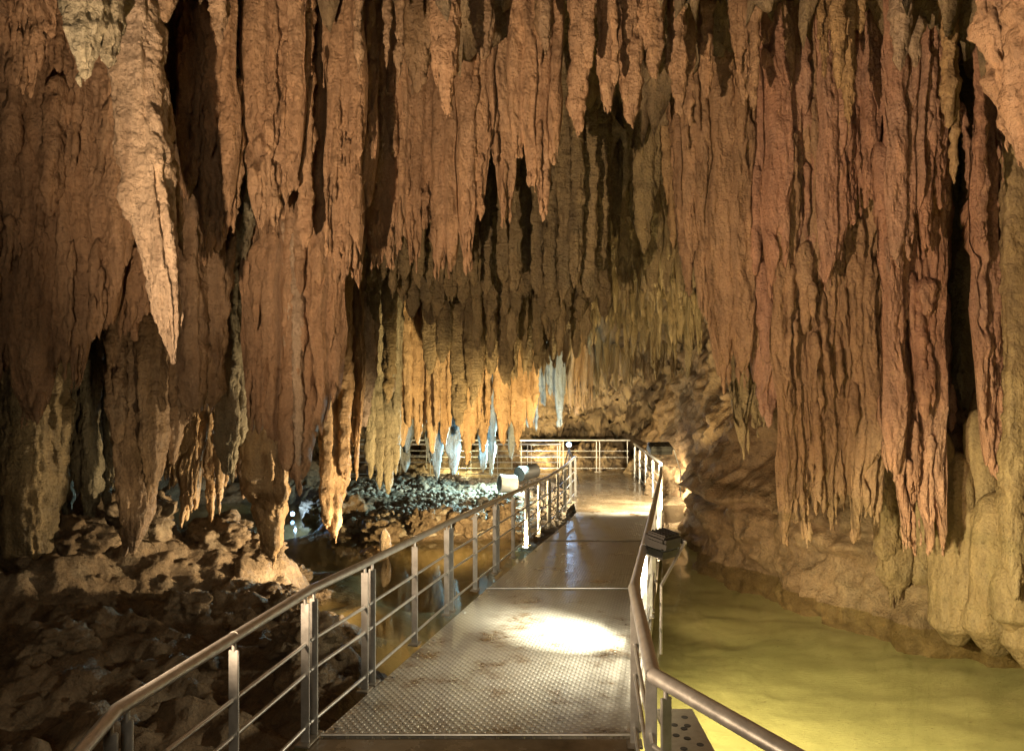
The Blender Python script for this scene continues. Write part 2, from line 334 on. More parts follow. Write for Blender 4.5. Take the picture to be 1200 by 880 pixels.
def terrain_z(X, Y):
    # control points (x, y, z)
    pts = np.array([(-3.4, 5, .45), (-3.0, 6, .45), (-4.7, 7, .55), (-3.6, 8, .55), (-2.9, 8.6, .48), (-2.3, 9.0, .25), (-2.0, 7.3, .55), (-1.75, 7.9, 0.1), (-1.6, 6.4, .35), (-1.5, 5.2, .30), (-1.3, 4, .25), (-1.2, 8.3, -.35),
        (-3.0, 9.6, .6), (-3.6, 10.6, .8), (-4.1, 10.6, 1.0), (-5, 10, 1.3), (-5.5, 8.5, 1.15), (-7, 8, 1.6), (-8, 10, 1.9), (-6.5, 12, 1.3), (-5.2, 12, .25), (-3.9, 12.6, -.25), (-3.2, 11.4, -.05), (-2.6, 10.3, -.1), (-2.0, 9.6, -.3),
        (-5.2, 13.8, -.3), (-7, 14.5, -.3), (-8, 17, -.2), (-6, 17.5, -.3), (-4.5, 16, -.4), (-3, 13.5, -.45), (-1.5, 11.5, -.45), (-.5, 10, -.45), (0, 12, -.4), (-1, 13.2, -.4), (-9, 20, 1.0), (-6, 20.5, .6), (-5, 19.5, .25),
        (-2.4, 14.3, -.05), (-1.3, 14.1, -.05), (-.3, 14.2, -.1), (-2.2, 15.0, .42), (-1.3, 14.8, .5), (-.4, 14.8, .42), (.6, 15, .1), (-3.5, 16, .2), (-3.2, 17.2, .35), (-1.5, 16.5, .5), (-.3, 17, .5), (.8, 17.5, .35), (-2, 19, .45), (0, 19.5, .3), (1.3, 19, .1),
        (2, 10, -.45), (3, 11.5, -.4), (2, 7, -.45), (3.5, 8, -.4), (2, 4, -.5), (4, 5, -.45), (5, 7, -.35), (6, 4, -.4), (2, 14, -.3), (3.2, 16.5, .1), (2.5, 20, .1), (3.3, 21, .2), (0, 23, .3), (-4, 23, .6), (4.5, 24, .6), (1.5, 1, -.3), (4, 1, -.4), (-.3, 6, -.3), (0.3, 3, -.2), (-3, 2, .4), (-6, 3, .9), (0, -3, .2), (-8, -2, 1.5), (6, -3, 0)])
    shp = X.shape; x = X.ravel(); y = Y.ravel(); num = np.zeros_like(x); den = np.zeros_like(x)
    for px, py, pz in pts:
        d2 = (x-px)**2+(y-py)**2+0.02; w = 1/d2**1.6
        num += w*pz; den += w
    return (num/den).reshape(shp)
def build_floor():
    xs = np.concatenate([np.arange(-11, -6, 0.1), np.arange(-6, 3, 0.04), np.arange(3, 9, 0.12)]); ys = np.concatenate([np.arange(-6, 4, 0.2), np.arange(4, 18, 0.04), np.arange(18, 25.6, 0.1)])
    X, Y = np.meshgrid(xs, ys, indexing='ij'); Z = terrain_z(X, Y)
    V = np.stack([X.ravel(), Y.ravel(), Z.ravel()], 1).astype(np.float32)
    amp = np.clip((V[:, 2]+0.12)/0.4, 0.0, 1)
    def rid(p, o): return 1-2*np.abs(fbm(p, o))
    V[:, 2] += amp*(fbm(sc3(V, 1.3, 1.3, 1)+3, 3)*0.20 + fbm(sc3(V, 4.2, 4.2, 3)+7, 4)*0.085 + np.maximum(0, rid(sc3(V, 2.6, 2.6, 2)+1, 3))*0.05 - .03 + fbm(sc3(V, 13, 13, 9), 2)*0.035)
    V[:, 0] += amp*fbm(sc3(V, 3, 3, 3)+40, 3)*0.05; V[:, 1] += amp*fbm(sc3(V, 3, 3, 3)+70, 3)*0.05
    V[:, 2] += (1-amp)*fbm(sc3(V, 2, 2, 1), 3)*0.03
    o = mesh_np('cave_floor', V, grid_quads(len(xs), len(ys)), M['ground'])
    # silt below the water line gets its own material
    me = o.data; me.materials.append(M['bed']); me.materials.append(M['mud'])
    zc = V[grid_quads(len(xs), len(ys))][:, :, 2].mean(1); xc = V[grid_quads(len(xs), len(ys))][:, :, 0].mean(1)
    me.polygons.foreach_set('material_index', np.where(zc < -0.06, np.where(xc < 0.0, 2, 1), 0).astype(np.int32))
    tag(o, 'rough rocky cave floor with silt under the pools', 'cave floor', kind='structure')
build_floor()
def build_water():
    xs = np.linspace(-10.5, 8.5, 60); ys = np.linspace(-5.5, 23.5, 90)
    X, Y = np.meshgrid(xs, ys, indexing='ij')
    V = np.stack([X.ravel(), Y.ravel(), np.zeros(X.size)], 1)
    tag(mesh_np('water', V, grid_quads(len(xs), len(ys)), M["water"]), 'still clear pool water either side of the walkway', 'water', kind='structure')
build_water()

# ------------------------------------------------------------------ stalactites
def lobe(cx, cy, ztop, ztip, rx, ry, Y, seed, taper=3.2, grow=0.05, lean=(0, 0), rough=1.0, ripple=0.0, foot=False, coarse=1.0, rtop=False, box=0.85, soft=1.0):
    """one hanging drip-stone body as a ring mesh; returns verts, quads"""
    px = Y/760.0
    dz = max(0.014, 2.7*px)*coarse; nseg = int(np.clip(2*math.pi*max(rx, ry)/(2.6*px*coarse), 9, 64))
    H = ztop-ztip; n = max(8, int(H/dz))
    t = np.linspace(0, 1, n)
    tl = min(taper*rx, H*0.95)                                   # length over which it narrows to the tip
    h = (1-t)*H                                                  # height over the tip
    # more rings close to the tip
    h = np.sort(np.concatenate([h[h > tl*0.5], np.linspace(0.0, tl*0.5, max(5, int(tl*0.5/dz*1.4)))]))[::-1]
    n = len(h)
    s = np.clip(h/tl, 0, 1)
    p = 0.42+0.35*((seed*0.37) % 1)
    prof = np.maximum(s**p*(1-0.16*np.sin(s*math.pi)*((seed*0.71) % 1)), 0.0)
    prof = prof*(1+grow*np.maximum(0, h-tl))
    if foot: prof = np.maximum(0.72+0.28*np.cos(np.clip(h/0.5, 0, 1)*math.pi), 0)*0+1.0+0.15*np.exp(-(h/0.35)**2)-0.10*np.exp(-((h-0.7)/0.3)**2)
    if rtop:
        cc = min(H*0.6, 2.2*rx); prof = prof*np.sqrt(np.clip(1-np.clip((h-(H-cc))/cc, 0, 0.999)**2, 0.002, 1))
    th = np.linspace(0, 2*math.pi, nseg, endpoint=False)+seed
    z = ztip+h
    wob = fbm(np.stack([z*0.8, np.full(n, seed*3.1), np.zeros(n)], 1), 2)*0.32*rx*np.clip(h/0.6, 0, 1)
    wob2 = fbm(np.stack([z*0.8, np.full(n, seed*1.7+50), np.zeros(n)], 1), 2)*0.22*rx*np.clip(h/0.6, 0, 1)
    c, sn = np.cos(th)[None], np.sin(th)[None]
    c, sn = np.sign(c)*np.abs(c)**box, np.sign(sn)*np.abs(sn)**box
    X = cx+(wob+lean[0]*h)[:, None]+rx*prof[:, None]*c
    Yv = cy+(wob2+lean[1]*h)[:, None]+ry*prof[:, None]*sn
    V = np.stack([X, Yv, np.repeat(z[:, None], nseg, 1)], -1).reshape(-1, 3).astype(np.float32)
    nx = np.repeat(c, n, 0).ravel(); ny = np.repeat(sn, n, 0).ravel(); pr = np.repeat(np.clip(prof, 0.12, 1), nseg)
    off = np.array([seed*7.7, seed*3.3, 0], np.float32)
    k = 1/max(rx, 0.05)
    d = fbm(sc3(V+off, 0.75*k, 0.75*k, 0.5), 2)*0.24*rx + fbm(sc3(V+off, 2.1*k, 2.1*k, 0.8), 3)*0.17*rx + (fbm(sc3(V, 9, 9, 5), 4, 0.6)*0.03+(0.3-np.abs(fbm(sc3(V, 14, 14, 7)+3, 3)))*0.03)*rough
    if ripple:
        ph = V[:, 2]*ripple + 2.2*fbm(sc3(V, 3, 3, 1.2), 2)
        d = d + 0.10*rx*np.sin(ph*2*math.pi)
    cr = np.stack([nx*1.5+V[:, 0]*0.15*k+seed, ny*1.5-seed*2, V[:, 2]*0.55], 1)
    cn = perlin(cr)+0.35*perlin(cr*np.array([2.3, 2.3, 2.6], np.float32)+9)
    d = d*(1 if soft == 1 else 0.55) - 0.42*soft*rx*np.clip(1-np.abs(cn)/0.13, 0, 1)*np.clip(0.25+2*perlin(sc3(V, 1.5, 1.5, 0.8)+33), 0, 1)
    d = d*(0.35+0.65*pr)
    V[:, 0] += nx*d; V[:, 1] += ny*d*(ry/rx)
    V[:, 2] += fbm(sc3(V, 6, 6, 6)+20, 2)*0.02
    Q = grid_quads(n, nseg, True)
    # close the tip with a fan of quads onto the last ring's centre
    tip = V[-nseg:].mean(0)+np.array([0, 0, -0.01], np.float32)
    V = np.vstack([V, tip[None]])
    b = (n-1)*nseg; j = np.arange(nseg)
    T = np.stack([b+j, np.full(nseg, n*nseg), b+(j+1) % nseg], 1)
    return V, Q, T
def sheet(entries, Y, jit, taper, seed):
    """a fused drip-stone curtain: one closed slab with a ragged lower edge, a flat cracked face and a slit between its strips"""
    px = np.array([e[0] for e in entries], float); py = np.array([e[1] for e in entries], float); w = np.array([e[2] for e in entries], float)
    u = np.arange((px-w*0.62).min(), (px+w*0.62).max(), 1.25)
    q = np.abs(u[:, None]-px[None])/(w[None]*0.5)
    ex = 4.5 if taper < 1.6 else 2.6
    bot = py[None]-(34+0.55*w[None])*q**ex-6*q
    dom = bot.argmax(1); yb = bot.max(1)
    zz = np.zeros_like(u)
    yb = yb+9*perlin(np.stack([u/7.0, zz+seed, zz], 1))+7*perlin(np.stack([u/2.9, zz+seed+5, zz], 1))-4
    off = (np.random.default_rng(int(seed*1000)).uniform(-jit, jit, len(px)))
    Yc = Y+off[dom]; qd = np.clip(q[np.arange(len(u)), dom], 0, 1.0); rw = 0.5*w[dom]*Y/F
    zt = float(roof_z(Y))+0.25; zb = np.minimum(CAMZ-(yb-CY)*Y/F, zt-0.35)
    n = int(np.clip((zt-zb.min())/(2.4*Y/760.0), 20, 330)); t = np.linspace(0, 1, n)**0.85
    z = zt+(zb-zt)[:, None]*t[None]; h = z-zb[:, None]
    x = np.repeat(((u-CX)*Y/F)[:, None], n, 1)
    P = np.stack([x.ravel(), np.full(x.size, seed*3.0), z.ravel()], 1).astype(np.float32)
    x = x+(perlin(sc3(P, .9, 1, .8))*0.10+perlin(sc3(P, 3, 1, 2.2)+4)*0.035).reshape(x.shape)*np.clip(h/0.4, 0, 1)
    dome = np.minimum(rw*0.75, 0.26)[:, None]*np.sqrt(np.clip(1-qd[:, None]**5, 0, 1))
    th = dome*(1-np.exp(-h/(0.06+0.35*rw[:, None])))
    edge = np.ones(len(u)); edge[0] = edge[-1] = 0
    c1 = perlin(sc3(P, 2.0, 1, .26)+11)+0.30*perlin(sc3(P, 7, 1, 2.4)+2)
    crack = np.clip(1-np.abs(c1)/0.062, 0, 1)*np.clip(0.15+2.4*perlin(sc3(P, 1.2, 1, .9)+23), 0, 1)
    rel = fbm(sc3(P, 2.2, 1, .45)+31, 3)*0.09+fbm(sc3(P, 9, 1, 3.5)+7, 4, .6)*0.030+(0.3-np.abs(fbm(sc3(P, 12, 1, 8)+3, 3)))*0.020
    k = np.clip(h/0.12, 0.1, 1)*edge[:, None]
    yf = Yc[:, None]-th*edge[:, None]+(crack.reshape(x.shape)*0.17-rel.reshape(x.shape))*k
    ybk = np.maximum(Yc[:, None]+th*0.8*edge[:, None], yf+0.004)
    Vf = np.stack([x, yf, z], -1).reshape(-1, 3); Vb = np.stack([x, ybk, z], -1).reshape(-1, 3)
    Qf = grid_quads(len(u), n)
    return np.vstack([Vf, Vb]).astype(np.float32), np.vstack([Qf, Qf[:, ::-1]+len(Vf)])
NV = 0
def drip(name, label, cat, mat, Y, lobes, group=None, taper=3.2, sat=2, ripple=0.0, depth=0.8, top=None, rough=1.0, foot=False, grow=0.035, jit=0.30, drips=4, box=0.55, soft=1.0, fused=False):
    """a hanging body: lobes = [(px, py of the tip, width px[, px where it leaves the roof])]"""
    global NV
    Vs, Qs, Ts, base = [], [], [], 0
    if fused:
        v, q = sheet(lobes, Y, 0.12, taper, random.random()*10)
        Vs.append(v); Qs.append(q); Ts.append(np.zeros((0, 3), np.int32)); base += len(v)
    for k, e in enumerate(lobes):
        px, py, w = e[:3]
        seed = random.random()*10
        Yl = e[4] if len(e) > 4 else (Y if fused else Y+random.uniform(-jit, jit))
        p = W(px, py, Yl); r = 0.5*w*Yl/F*0.97
        tp = e[5] if len(e) > 5 else top
        zt = (float(roof_z(Yl))+0.25) if tp is None else CAMZ-(tp-CY)*Yl/F
        lean = (((e[3]-px)*Yl/F)/max(0.3, (CAMZ+CY*Yl/F*0.95)-p.z), 0.02) if len(e) > 3 else (random.uniform(-0.02, 0.02), random.uniform(0, 0.03))
        if zt-p.z < 0.2: zt = p.z+0.4
        if not fused:
         v, q, t = lobe(p.x, p.y, zt, p.z, r, r*depth*random.uniform(0.85, 1.25), Yl, seed, taper*random.uniform(0.8, 1.25), grow, lean, rough, ripple, foot, 1.0, top is not None, box, soft)
         Vs.append(v); Qs.append(q+base); Ts.append(t+base); base += len(v)
        for _ in range(drips):                                  # small drip ends round the tip
            a = random.uniform(math.pi*0.95, math.pi*2.05); hh = random.uniform(0.25, 1.0)*taper*r*0.7
            f = min(1, (hh/(taper*r)))**0.7*0.8; r3 = r*random.uniform(0.08, 0.26)
            x3, y3 = p.x+lean[0]*hh+math.cos(a)*r*f, p.y+math.sin(a)*r*depth*f
            if fused: hh *= 0.6; y3 = Y-random.uniform(0.0, 0.10)
            z3 = p.z+hh-random.uniform(0.1, 1.5)*r
            v, q, t = lobe(x3, y3, min(zt, p.z+hh+random.uniform(.2, .7)), z3, r3, r3, Yl, random.random()*10, random.uniform(3, 6), 0.0, (lean[0], random.uniform(.04, .16)), rough, 0, coarse=1.1, rtop=True)
            Vs.append(v); Qs.append(q+base); Ts.append(t+base); base += len(v)
        for _ in range(0 if sat == 0 else (sat if fused else sat+3)):
            hh = random.random()**1.25*min(3.4, (zt-p.z)*0.8)+0.10
            z2 = p.z+hh
            if z2 > zt-0.3: continue
            a = random.uniform(math.pi*1.02, math.pi*1.98); r2 = r*random.choice((0.16, 0.22, 0.3, 0.42, 0.55))*random.uniform(.85, 1.15)
            tl = taper*r; frac = min(1, hh/tl)**0.7
            x2 = p.x+lean[0]*hh+math.cos(a)*r*0.95*frac; y2 = (p.y+lean[1]*hh+math.sin(a)*r*depth*1.0*frac) if not fused else Y-min(r*.75, .26)+random.uniform(-.05, .05)
            v, q, t = lobe(x2, y2, min(zt, z2+random.uniform(0.4, 1.6)), z2, r2, r2*random.uniform(.8, 1.3), Yl, random.random()*10, random.uniform(2.5, 8), 0.0, (lean[0]+random.uniform(-.04, .04), lean[1]+random.uniform(0.03, .16)), rough, ripple, coarse=1.25, rtop=True)
            Vs.append(v); Qs.append(q+base); Ts.append(t+base); base += len(v)
    V = np.vstack(Vs); Q = np.vstack(Qs); T = np.vstack(Ts)
    NV += len(V)
    # quads and tip triangles in one mesh
    me = bpy.data.meshes.new(name)
    org = V[V[:, 2].argmin()].copy(); org[2] = V[:, 2].max()
    me.vertices.add(len(V)); me.vertices.foreach_set('co', (V-org).astype(np.float32).ravel())
    li = np.concatenate([Q.ravel(), T.ravel()]).astype(np.int32)
    ls = np.concatenate([np.arange(len(Q))*4, len(Q)*4+np.arange(len(T))*3]).astype(np.int32)
    me.loops.add(len(li)); me.loops.foreach_set('vertex_index', li)
    me.polygons.add(len(ls)); me.polygons.foreach_set('loop_start', ls); me.polygons.foreach_set('use_smooth', np.ones(len(ls), bool))
    me.update(calc_edges=True)
    me.materials.append(M[mat])
    o = bpy.data.objects.new(name, me); COL.objects.link(o); o.location = org
    return tag(o, label, cat, group)
ST, CU = 'stalactite', 'stalactite_curtain'
def S(label, mat, Y, lobes, **k): return drip('stalactite', label, 'stalactite', mat, Y, lobes, **k)
def C(label, mat, Y, lobes, **k):
    k.setdefault('taper', 2.0); k.setdefault('drips', 4); k.setdefault('fused', True)
    return drip('stalactite_curtain', label, 'stalactite curtain', mat, Y, lobes, **k)
#STAL-DATA
exec_data = True
# ---- nearest ones
S('pale grey-green stalactite at the top left corner, larger of a close pair', 'grey', 4.6, [(100, 92, 34), (84, 45, 30)], sat=3)
S('pale grey-green stalactite at the top left corner, shorter of a close pair', 'grey', 4.7, [(127, 82, 26), (142, 35, 20)], sat=2)
S('long cream stalactite hanging clear in front of the brown left curtain', 'pale', 5.7, [(203, 424, 50, 150), (190, 200, 36, 150), (178, 120, 36, 150), (214, 300, 22, 165)], sat=4, taper=6)
S('knobbly lit orange stalactite cut off by the right edge of the picture', 'brown', 3.7, [(1196, 196, 60, 1190), (1182, 110, 40, 1170), (1222, 240, 60)], sat=3, ripple=3.0)
# ---- left
C('broad dark brown curtain with three rounded tips at the far left', 'brown', 6.4, [(0, 434, 50), (40, 499, 46), (73, 428, 42), (90, 455, 22), (113, 388, 48), (138, 346, 28), (60, 330, 50), (20, 300, 40)], sat=3)
C('row of short pointed brown nubs high in the top left corner', 'brown', 5.5, [(10, 60, 30), (28, 108, 26), (50, 70, 26), (66, 48, 18)], sat=2)
C('brown tongue of rock between the far left curtain and the cream stalactite', 'brown', 6.9, [(145, 390, 22), (163, 384, 34), (178, 362, 18), (150, 250, 36), (120, 200, 40)], sat=2)
C('orange-brown curtain just right of the long cream stalactite', 'brown', 7.1, [(224, 232, 26), (247, 300, 40), (272, 258, 26), (262, 275, 16), (236, 210, 22)], sat=2)
S('short grey-green granular stalactite below the orange-brown left curtain', 'grey', 7.6, [(284, 303, 24), (293, 262, 18)], sat=3)
C('orange-brown curtain with ragged edge left of the tall black cleft', 'brown', 7.2, [(305, 268, 30), (325, 262, 26), (346, 226, 22), (318, 180, 20), (337, 150, 24)], sat=2)
S('thin brown stalactite hugging the left lip of the tall black cleft', 'brown', 7.6, [(356, 292, 16), (350, 240, 12)], sat=1)
C('narrow brown curtain on the right lip of the tall black cleft', 'brown', 7.6, [(398, 332, 20), (414, 320, 22), (386, 300, 13), (404, 200, 16)], sat=2)
C('large pointed brown mass hanging low between the cream stalactite and the cleft', 'brown', 8.0, [(300, 500, 36), (322, 520, 40), (346, 572, 46), (372, 508, 34), (392, 472, 24), (330, 400, 40)], sat=3, taper=4.5)
S('pale streaked stalactite on the face of the large pointed brown mass', 'pale', 7.75, [(345, 470, 20, 338), (350, 545, 12, 342)], sat=1, taper=9)
S('massive dark brown stalactite tapering to a point above the left rocks', 'dark', 8.0, [(155, 650, 60, 165), (188, 562, 28), (138, 520, 24), (176, 590, 30)], sat=3, taper=4.5)
S('slender dark stalactite beside the massive dark brown one', 'dark', 8.3, [(203, 543, 22), (216, 500, 16)], sat=2)
S('blunt rough brown stalactite block with flat underside', 'dark', 7.7, [(226, 484, 30), (248, 474, 30)], sat=3, taper=1.2)
S('grainy grey stalactite right of the blunt brown block', 'grey', 8.7, [(268, 557, 30), (282, 522, 16)], sat=4)
C('fringe of thin ochre stalactites low on the left above the lit rubble', 'amber', 9.5, [(205, 576, 14), (218, 613, 20), (229, 600, 12), (197, 560, 12)], sat=2, taper=5)
S('pair of small ochre stalactites just left of the dark far water', 'amber', 9.7, [(247, 613, 12), (257, 602, 10), (264, 572, 9)], sat=2, taper=5)
S('thick golden stalactite whose knobbly tip almost touches the left shore', 'amber', 9.3, [(319, 655, 25), (314, 628, 36), (310, 600, 44), (329, 596, 16), (298, 560, 24)], sat=3, taper=1.6, ripple=2.0)
S('golden stalactite forked into two finger tips over the left pool', 'amber', 10.2, [(383, 620, 13), (392, 630, 16), (396, 592, 26), (388, 580, 22), (404, 560, 12)], sat=2, taper=2.2)
drip('flowstone_column', 'bulging grey flowstone column standing on the floor at the far left', 'flowstone column', 'olive', 8.4, [(8, 640, 60), (32, 668, 50), (56, 606, 30), (-20, 660, 60)], sat=5, taper=1.0)
S('fluted grey stalactite next to the bulging flowstone column', 'grey', 9.2, [(78, 606, 24), (91, 582, 14)], sat=3, taper=4)
S('fluted grey stalactite, middle one of three before the dark left recess', 'grey', 9.3, [(105, 616, 22), (112, 560, 16)], sat=3, taper=4)
S('thin fluted grey stalactite touching the massive dark brown one', 'grey', 9.4, [(124, 600, 16), (131, 570, 12)], sat=2, taper=4)
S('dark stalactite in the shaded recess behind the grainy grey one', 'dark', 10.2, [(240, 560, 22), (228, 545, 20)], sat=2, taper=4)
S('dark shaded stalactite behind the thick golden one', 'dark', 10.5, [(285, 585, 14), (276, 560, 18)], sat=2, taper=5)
S('very thin orange stalactite right of the pointed brown mass', 'amber', 11.2, [(408, 503, 9), (403, 470, 8)], sat=1, taper=8)
C('fringe of short golden drips under the pointed brown mass', 'amber', 10.6, [(400, 545, 10), (412, 530, 10), (422, 512, 10), (418, 560, 8)], sat=2, taper=5)
# ---- centre, upper rows
C('two thin brown strips left of the broad central curtain', 'brown', 8.0, [(405, 252, 16), (419, 332, 20), (432, 238, 13)], sat=2)
C('broad flat-bottomed central curtain split by thin dark cracks', 'brown', 8.8, [(440, 309, 24), (458, 310, 23), (472, 287, 15), (485, 312, 21), (500, 264, 17), (514, 319, 18), (530, 320, 19)], sat=1, taper=1.3, depth=0.7)
S('pointed brown stalactite hanging before the broad central curtain', 'brown', 6.7, [(523, 138, 24), (512, 100, 14)], sat=2, taper=5)
C('brown curtain of three strips right of the broad central curtain', 'brown', 8.3, [(547, 316, 20), (561, 253, 22), (573, 182, 14)], sat=2)
C('slim brown curtain with one long and one short tip at centre', 'brown', 8.4, [(582, 190, 16), (592, 263, 21)], sat=1)
C('four-tipped orange-brown curtain above the rippled olive columns', 'brown', 7.8, [(607, 188, 22), (624, 224, 22), (637, 257, 18), (650, 189, 17)], sat=2, taper=3)
S('orange-brown stalactite with a short side spur right of the four-tipped curtain', 'brown', 7.2, [(677, 161, 22), (689, 79, 12)], sat=2)
S('stubby orange stalactite with a needle at its side near the top centre', 'brown', 7.0, [(712, 132, 19), (720, 101, 8)], sat=1)
S('long orange stalactite right of the stubby one with the needle', 'brown', 7.4, [(740, 146, 23), (728, 72, 15)], sat=2)
S('plain pointed orange stalactite left of the upper right black gap', 'brown', 7.3, [(765, 91, 24), (756, 60, 10)], sat=1)
S('slim orange stalactite at the left edge of the great right curtain', 'brown', 7.6, [(796, 134, 16), (787, 92, 10)], sat=1)
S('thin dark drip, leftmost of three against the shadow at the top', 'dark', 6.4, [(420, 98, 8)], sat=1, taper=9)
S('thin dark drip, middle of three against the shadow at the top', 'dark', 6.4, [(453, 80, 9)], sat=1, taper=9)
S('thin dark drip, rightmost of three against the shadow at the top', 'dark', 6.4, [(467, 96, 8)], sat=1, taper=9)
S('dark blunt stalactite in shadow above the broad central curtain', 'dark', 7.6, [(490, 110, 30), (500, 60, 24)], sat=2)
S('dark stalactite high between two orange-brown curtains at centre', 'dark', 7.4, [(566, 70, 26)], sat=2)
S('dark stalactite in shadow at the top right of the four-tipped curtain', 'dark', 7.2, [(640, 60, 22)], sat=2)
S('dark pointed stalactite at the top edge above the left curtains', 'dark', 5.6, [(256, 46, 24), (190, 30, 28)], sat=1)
# ---- rippled olive rows behind
ripx = [(590, 332), (603, 345), (616, 320), (629, 346), (644, 352), (660, 352), (675, 336), (690, 350), (704, 318)]
ordn = ['first', 'second', 'third', 'fourth', 'fifth', 'sixth', 'seventh', 'eighth', 'ninth', 'tenth', 'eleventh', 'twelfth', 'thirteenth', 'fourteenth', 'fifteenth', 'sixteenth', 'seventeenth', 'eighteenth', 'nineteenth', 'twentieth']
for k, (x, y) in enumerate(ripx):
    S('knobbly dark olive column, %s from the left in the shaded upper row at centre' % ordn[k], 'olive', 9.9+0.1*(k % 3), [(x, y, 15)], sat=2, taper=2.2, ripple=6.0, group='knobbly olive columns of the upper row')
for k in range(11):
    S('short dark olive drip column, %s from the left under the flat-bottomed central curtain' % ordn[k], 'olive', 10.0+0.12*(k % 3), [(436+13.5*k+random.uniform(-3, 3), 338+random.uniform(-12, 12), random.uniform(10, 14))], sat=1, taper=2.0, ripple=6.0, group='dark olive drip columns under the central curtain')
for k in range(10):
    S('slim brown drip, %s from the left in the lowest rippled row before the golden vault' % ordn[k], 'ochre', 12.2+0.15*(k % 3), [(560+14*k+random.uniform(-3, 3), 408+random.uniform(-18, 14), random.uniform(9, 14))], sat=1, taper=3.0, ripple=5.0, group='slim brown drips of the lowest row')
lowx = list(range(424, 712, 15))
for k, x in enumerate(lowx):
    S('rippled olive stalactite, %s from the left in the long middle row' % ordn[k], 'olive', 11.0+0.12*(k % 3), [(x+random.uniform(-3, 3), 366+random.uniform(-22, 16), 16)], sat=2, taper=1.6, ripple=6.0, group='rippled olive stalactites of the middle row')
# ---- golden recess right of centre
S('pointed tan stalactite in the golden recess right of centre', 'ochre', 11.5, [(755, 298, 24), (742, 262, 10), (766, 240, 18)], sat=3, taper=5)
S('thin tan stalactite with a pale tip in the golden recess', 'amber', 11.3, [(789, 293, 11), (782, 240, 12)], sat=2, taper=6)
S('long tan stalactite against the left side of the great right curtain', 'brown', 10.4, [(808, 349, 17, 790), (800, 300, 14, 786)], sat=2, taper=6)
C('golden fluted curtain at the back of the recess right of centre', 'ochre', 13.2, [(715, 330, 18), (730, 350, 18), (745, 340, 18), (762, 352, 20), (780, 345, 18), (797, 352, 18)], sat=4, taper=2)
C('dim golden curtain left of the recess right of centre', 'olive', 12.4, [(690, 300, 20), (706, 322, 18), (722, 280, 16)], sat=3)
# ---- lower centre
S('pale grainy stalactite standing out left of the lit orange ones', 'pale', 11.2, [(428, 500, 22), (421, 440, 18), (437, 455, 15)], sat=5, taper=6, ripple=4)
for k, (x, y, w) in enumerate([(455, 470, 14), (503, 440, 18), (519, 425, 20), (537, 500, 18), (555, 470, 22), (575, 440, 20), (592, 450, 18)]):
    S('smooth brown column, %s from the left behind the lit orange stalactites' % ordn[k], 'olive', 12.6+0.15*(k % 2), [(x, y, w, x+8)], sat=2, taper=3, group='smooth brown columns at the centre')
C('wide fluted brown curtain right of the smooth columns', 'olive', 13.4, [(600, 448, 20), (617, 440, 18), (632, 438, 20), (648, 425, 20), (664, 430, 18)], sat=4, taper=2)
amb = [(449, 502, 14), (458, 482, 9), (472, 523, 21), (490, 521, 21), (507, 532, 13), (521, 523, 17), (548, 542, 20), (566, 531, 15), (590, 521, 20), (607, 526, 19), (622, 502, 16)]
adj = ['stubby', 'tiny', 'broad bright', 'twin-tipped bright', 'narrow', 'ragged', 'longest', 'slim', 'smooth', 'blunt', 'rust-coloured']
for k, (x, y, w) in enumerate(amb):
    S('%s lit orange stalactite, %s from the left over the island' % (adj[k], ordn[k]), 'amber', 14.2+0.25*(k % 2), [(x, y, w), (x+w*0.35, y-22, w*0.5), (x-w*0.35, y-30, w*0.5)], sat=5, drips=6, taper=5.5, group='lit orange stalactites over the island')
gry = [(434, 562, 13), (445, 573, 12), (455, 580, 14), (464, 556, 9)]
for k, (x, y, w) in enumerate(gry):
    S('thin grey stalactite, %s from the left in the low grey cluster' % ordn[k], 'grey', 13.2+.1*k, [(x, y, w), (x+3, y-25, w*.6)], sat=2, taper=6, group='low grey cluster over the island')
teal = [(475, 553, 20, 'thick dark'), (504, 542, 10, 'narrow icy'), (512, 563, 18, 'thick shaded'), (531, 557, 20, 'thick bluish'), (566, 554, 10, 'left twin of a paired bluish'), (575, 557, 10, 'right twin of a paired bluish'), (599, 538, 8, 'needle-thin bluish')]
for k, (x, y, w, a) in enumerate(teal):
    S('%s stalactite hanging low over the teal-lit island' % a, 'cool', 15.9+.15*(k % 3), [(x, y, w), (x+2, y-20, w*.7)], sat=2, taper=5, group='bluish stalactites over the island')
C('icy teal-lit fringe near the small lamp at the back', 'cool', 17.6, [(617, 500, 10), (627, 498, 12), (636, 476, 10), (645, 464, 11), (655, 499, 13), (650, 455, 14)], sat=3, taper=3)
C('short yellow fringe on the back rock beside the teal-lit one', 'amber', 19.0, [(668, 480, 8), (676, 486, 8), (684, 480, 8), (692, 474, 8)], sat=2, taper=3)
for k, (Yb, y0, x0, x1, lab) in enumerate([(16.0, 372, 690, 824, 'dense fringe of short golden drips on the low ceiling at the back'), (17.2, 402, 668, 820, 'second fringe of short golden drips, lower on the back ceiling'), (18.6, 432, 690, 826, 'third fringe of short brown drips above the dark hollows at the back'), (19.8, 455, 700, 800, 'sparse fringe of stubby drips just over the back hollow')]):
    C(lab, 'ochre', Yb, [(x0+(x1-x0)*(i+random.uniform(-.3, .3))/13, y0+random.uniform(-20, 16), random.uniform(5, 13)) for i in range(14)], sat=1, drips=2, taper=4)
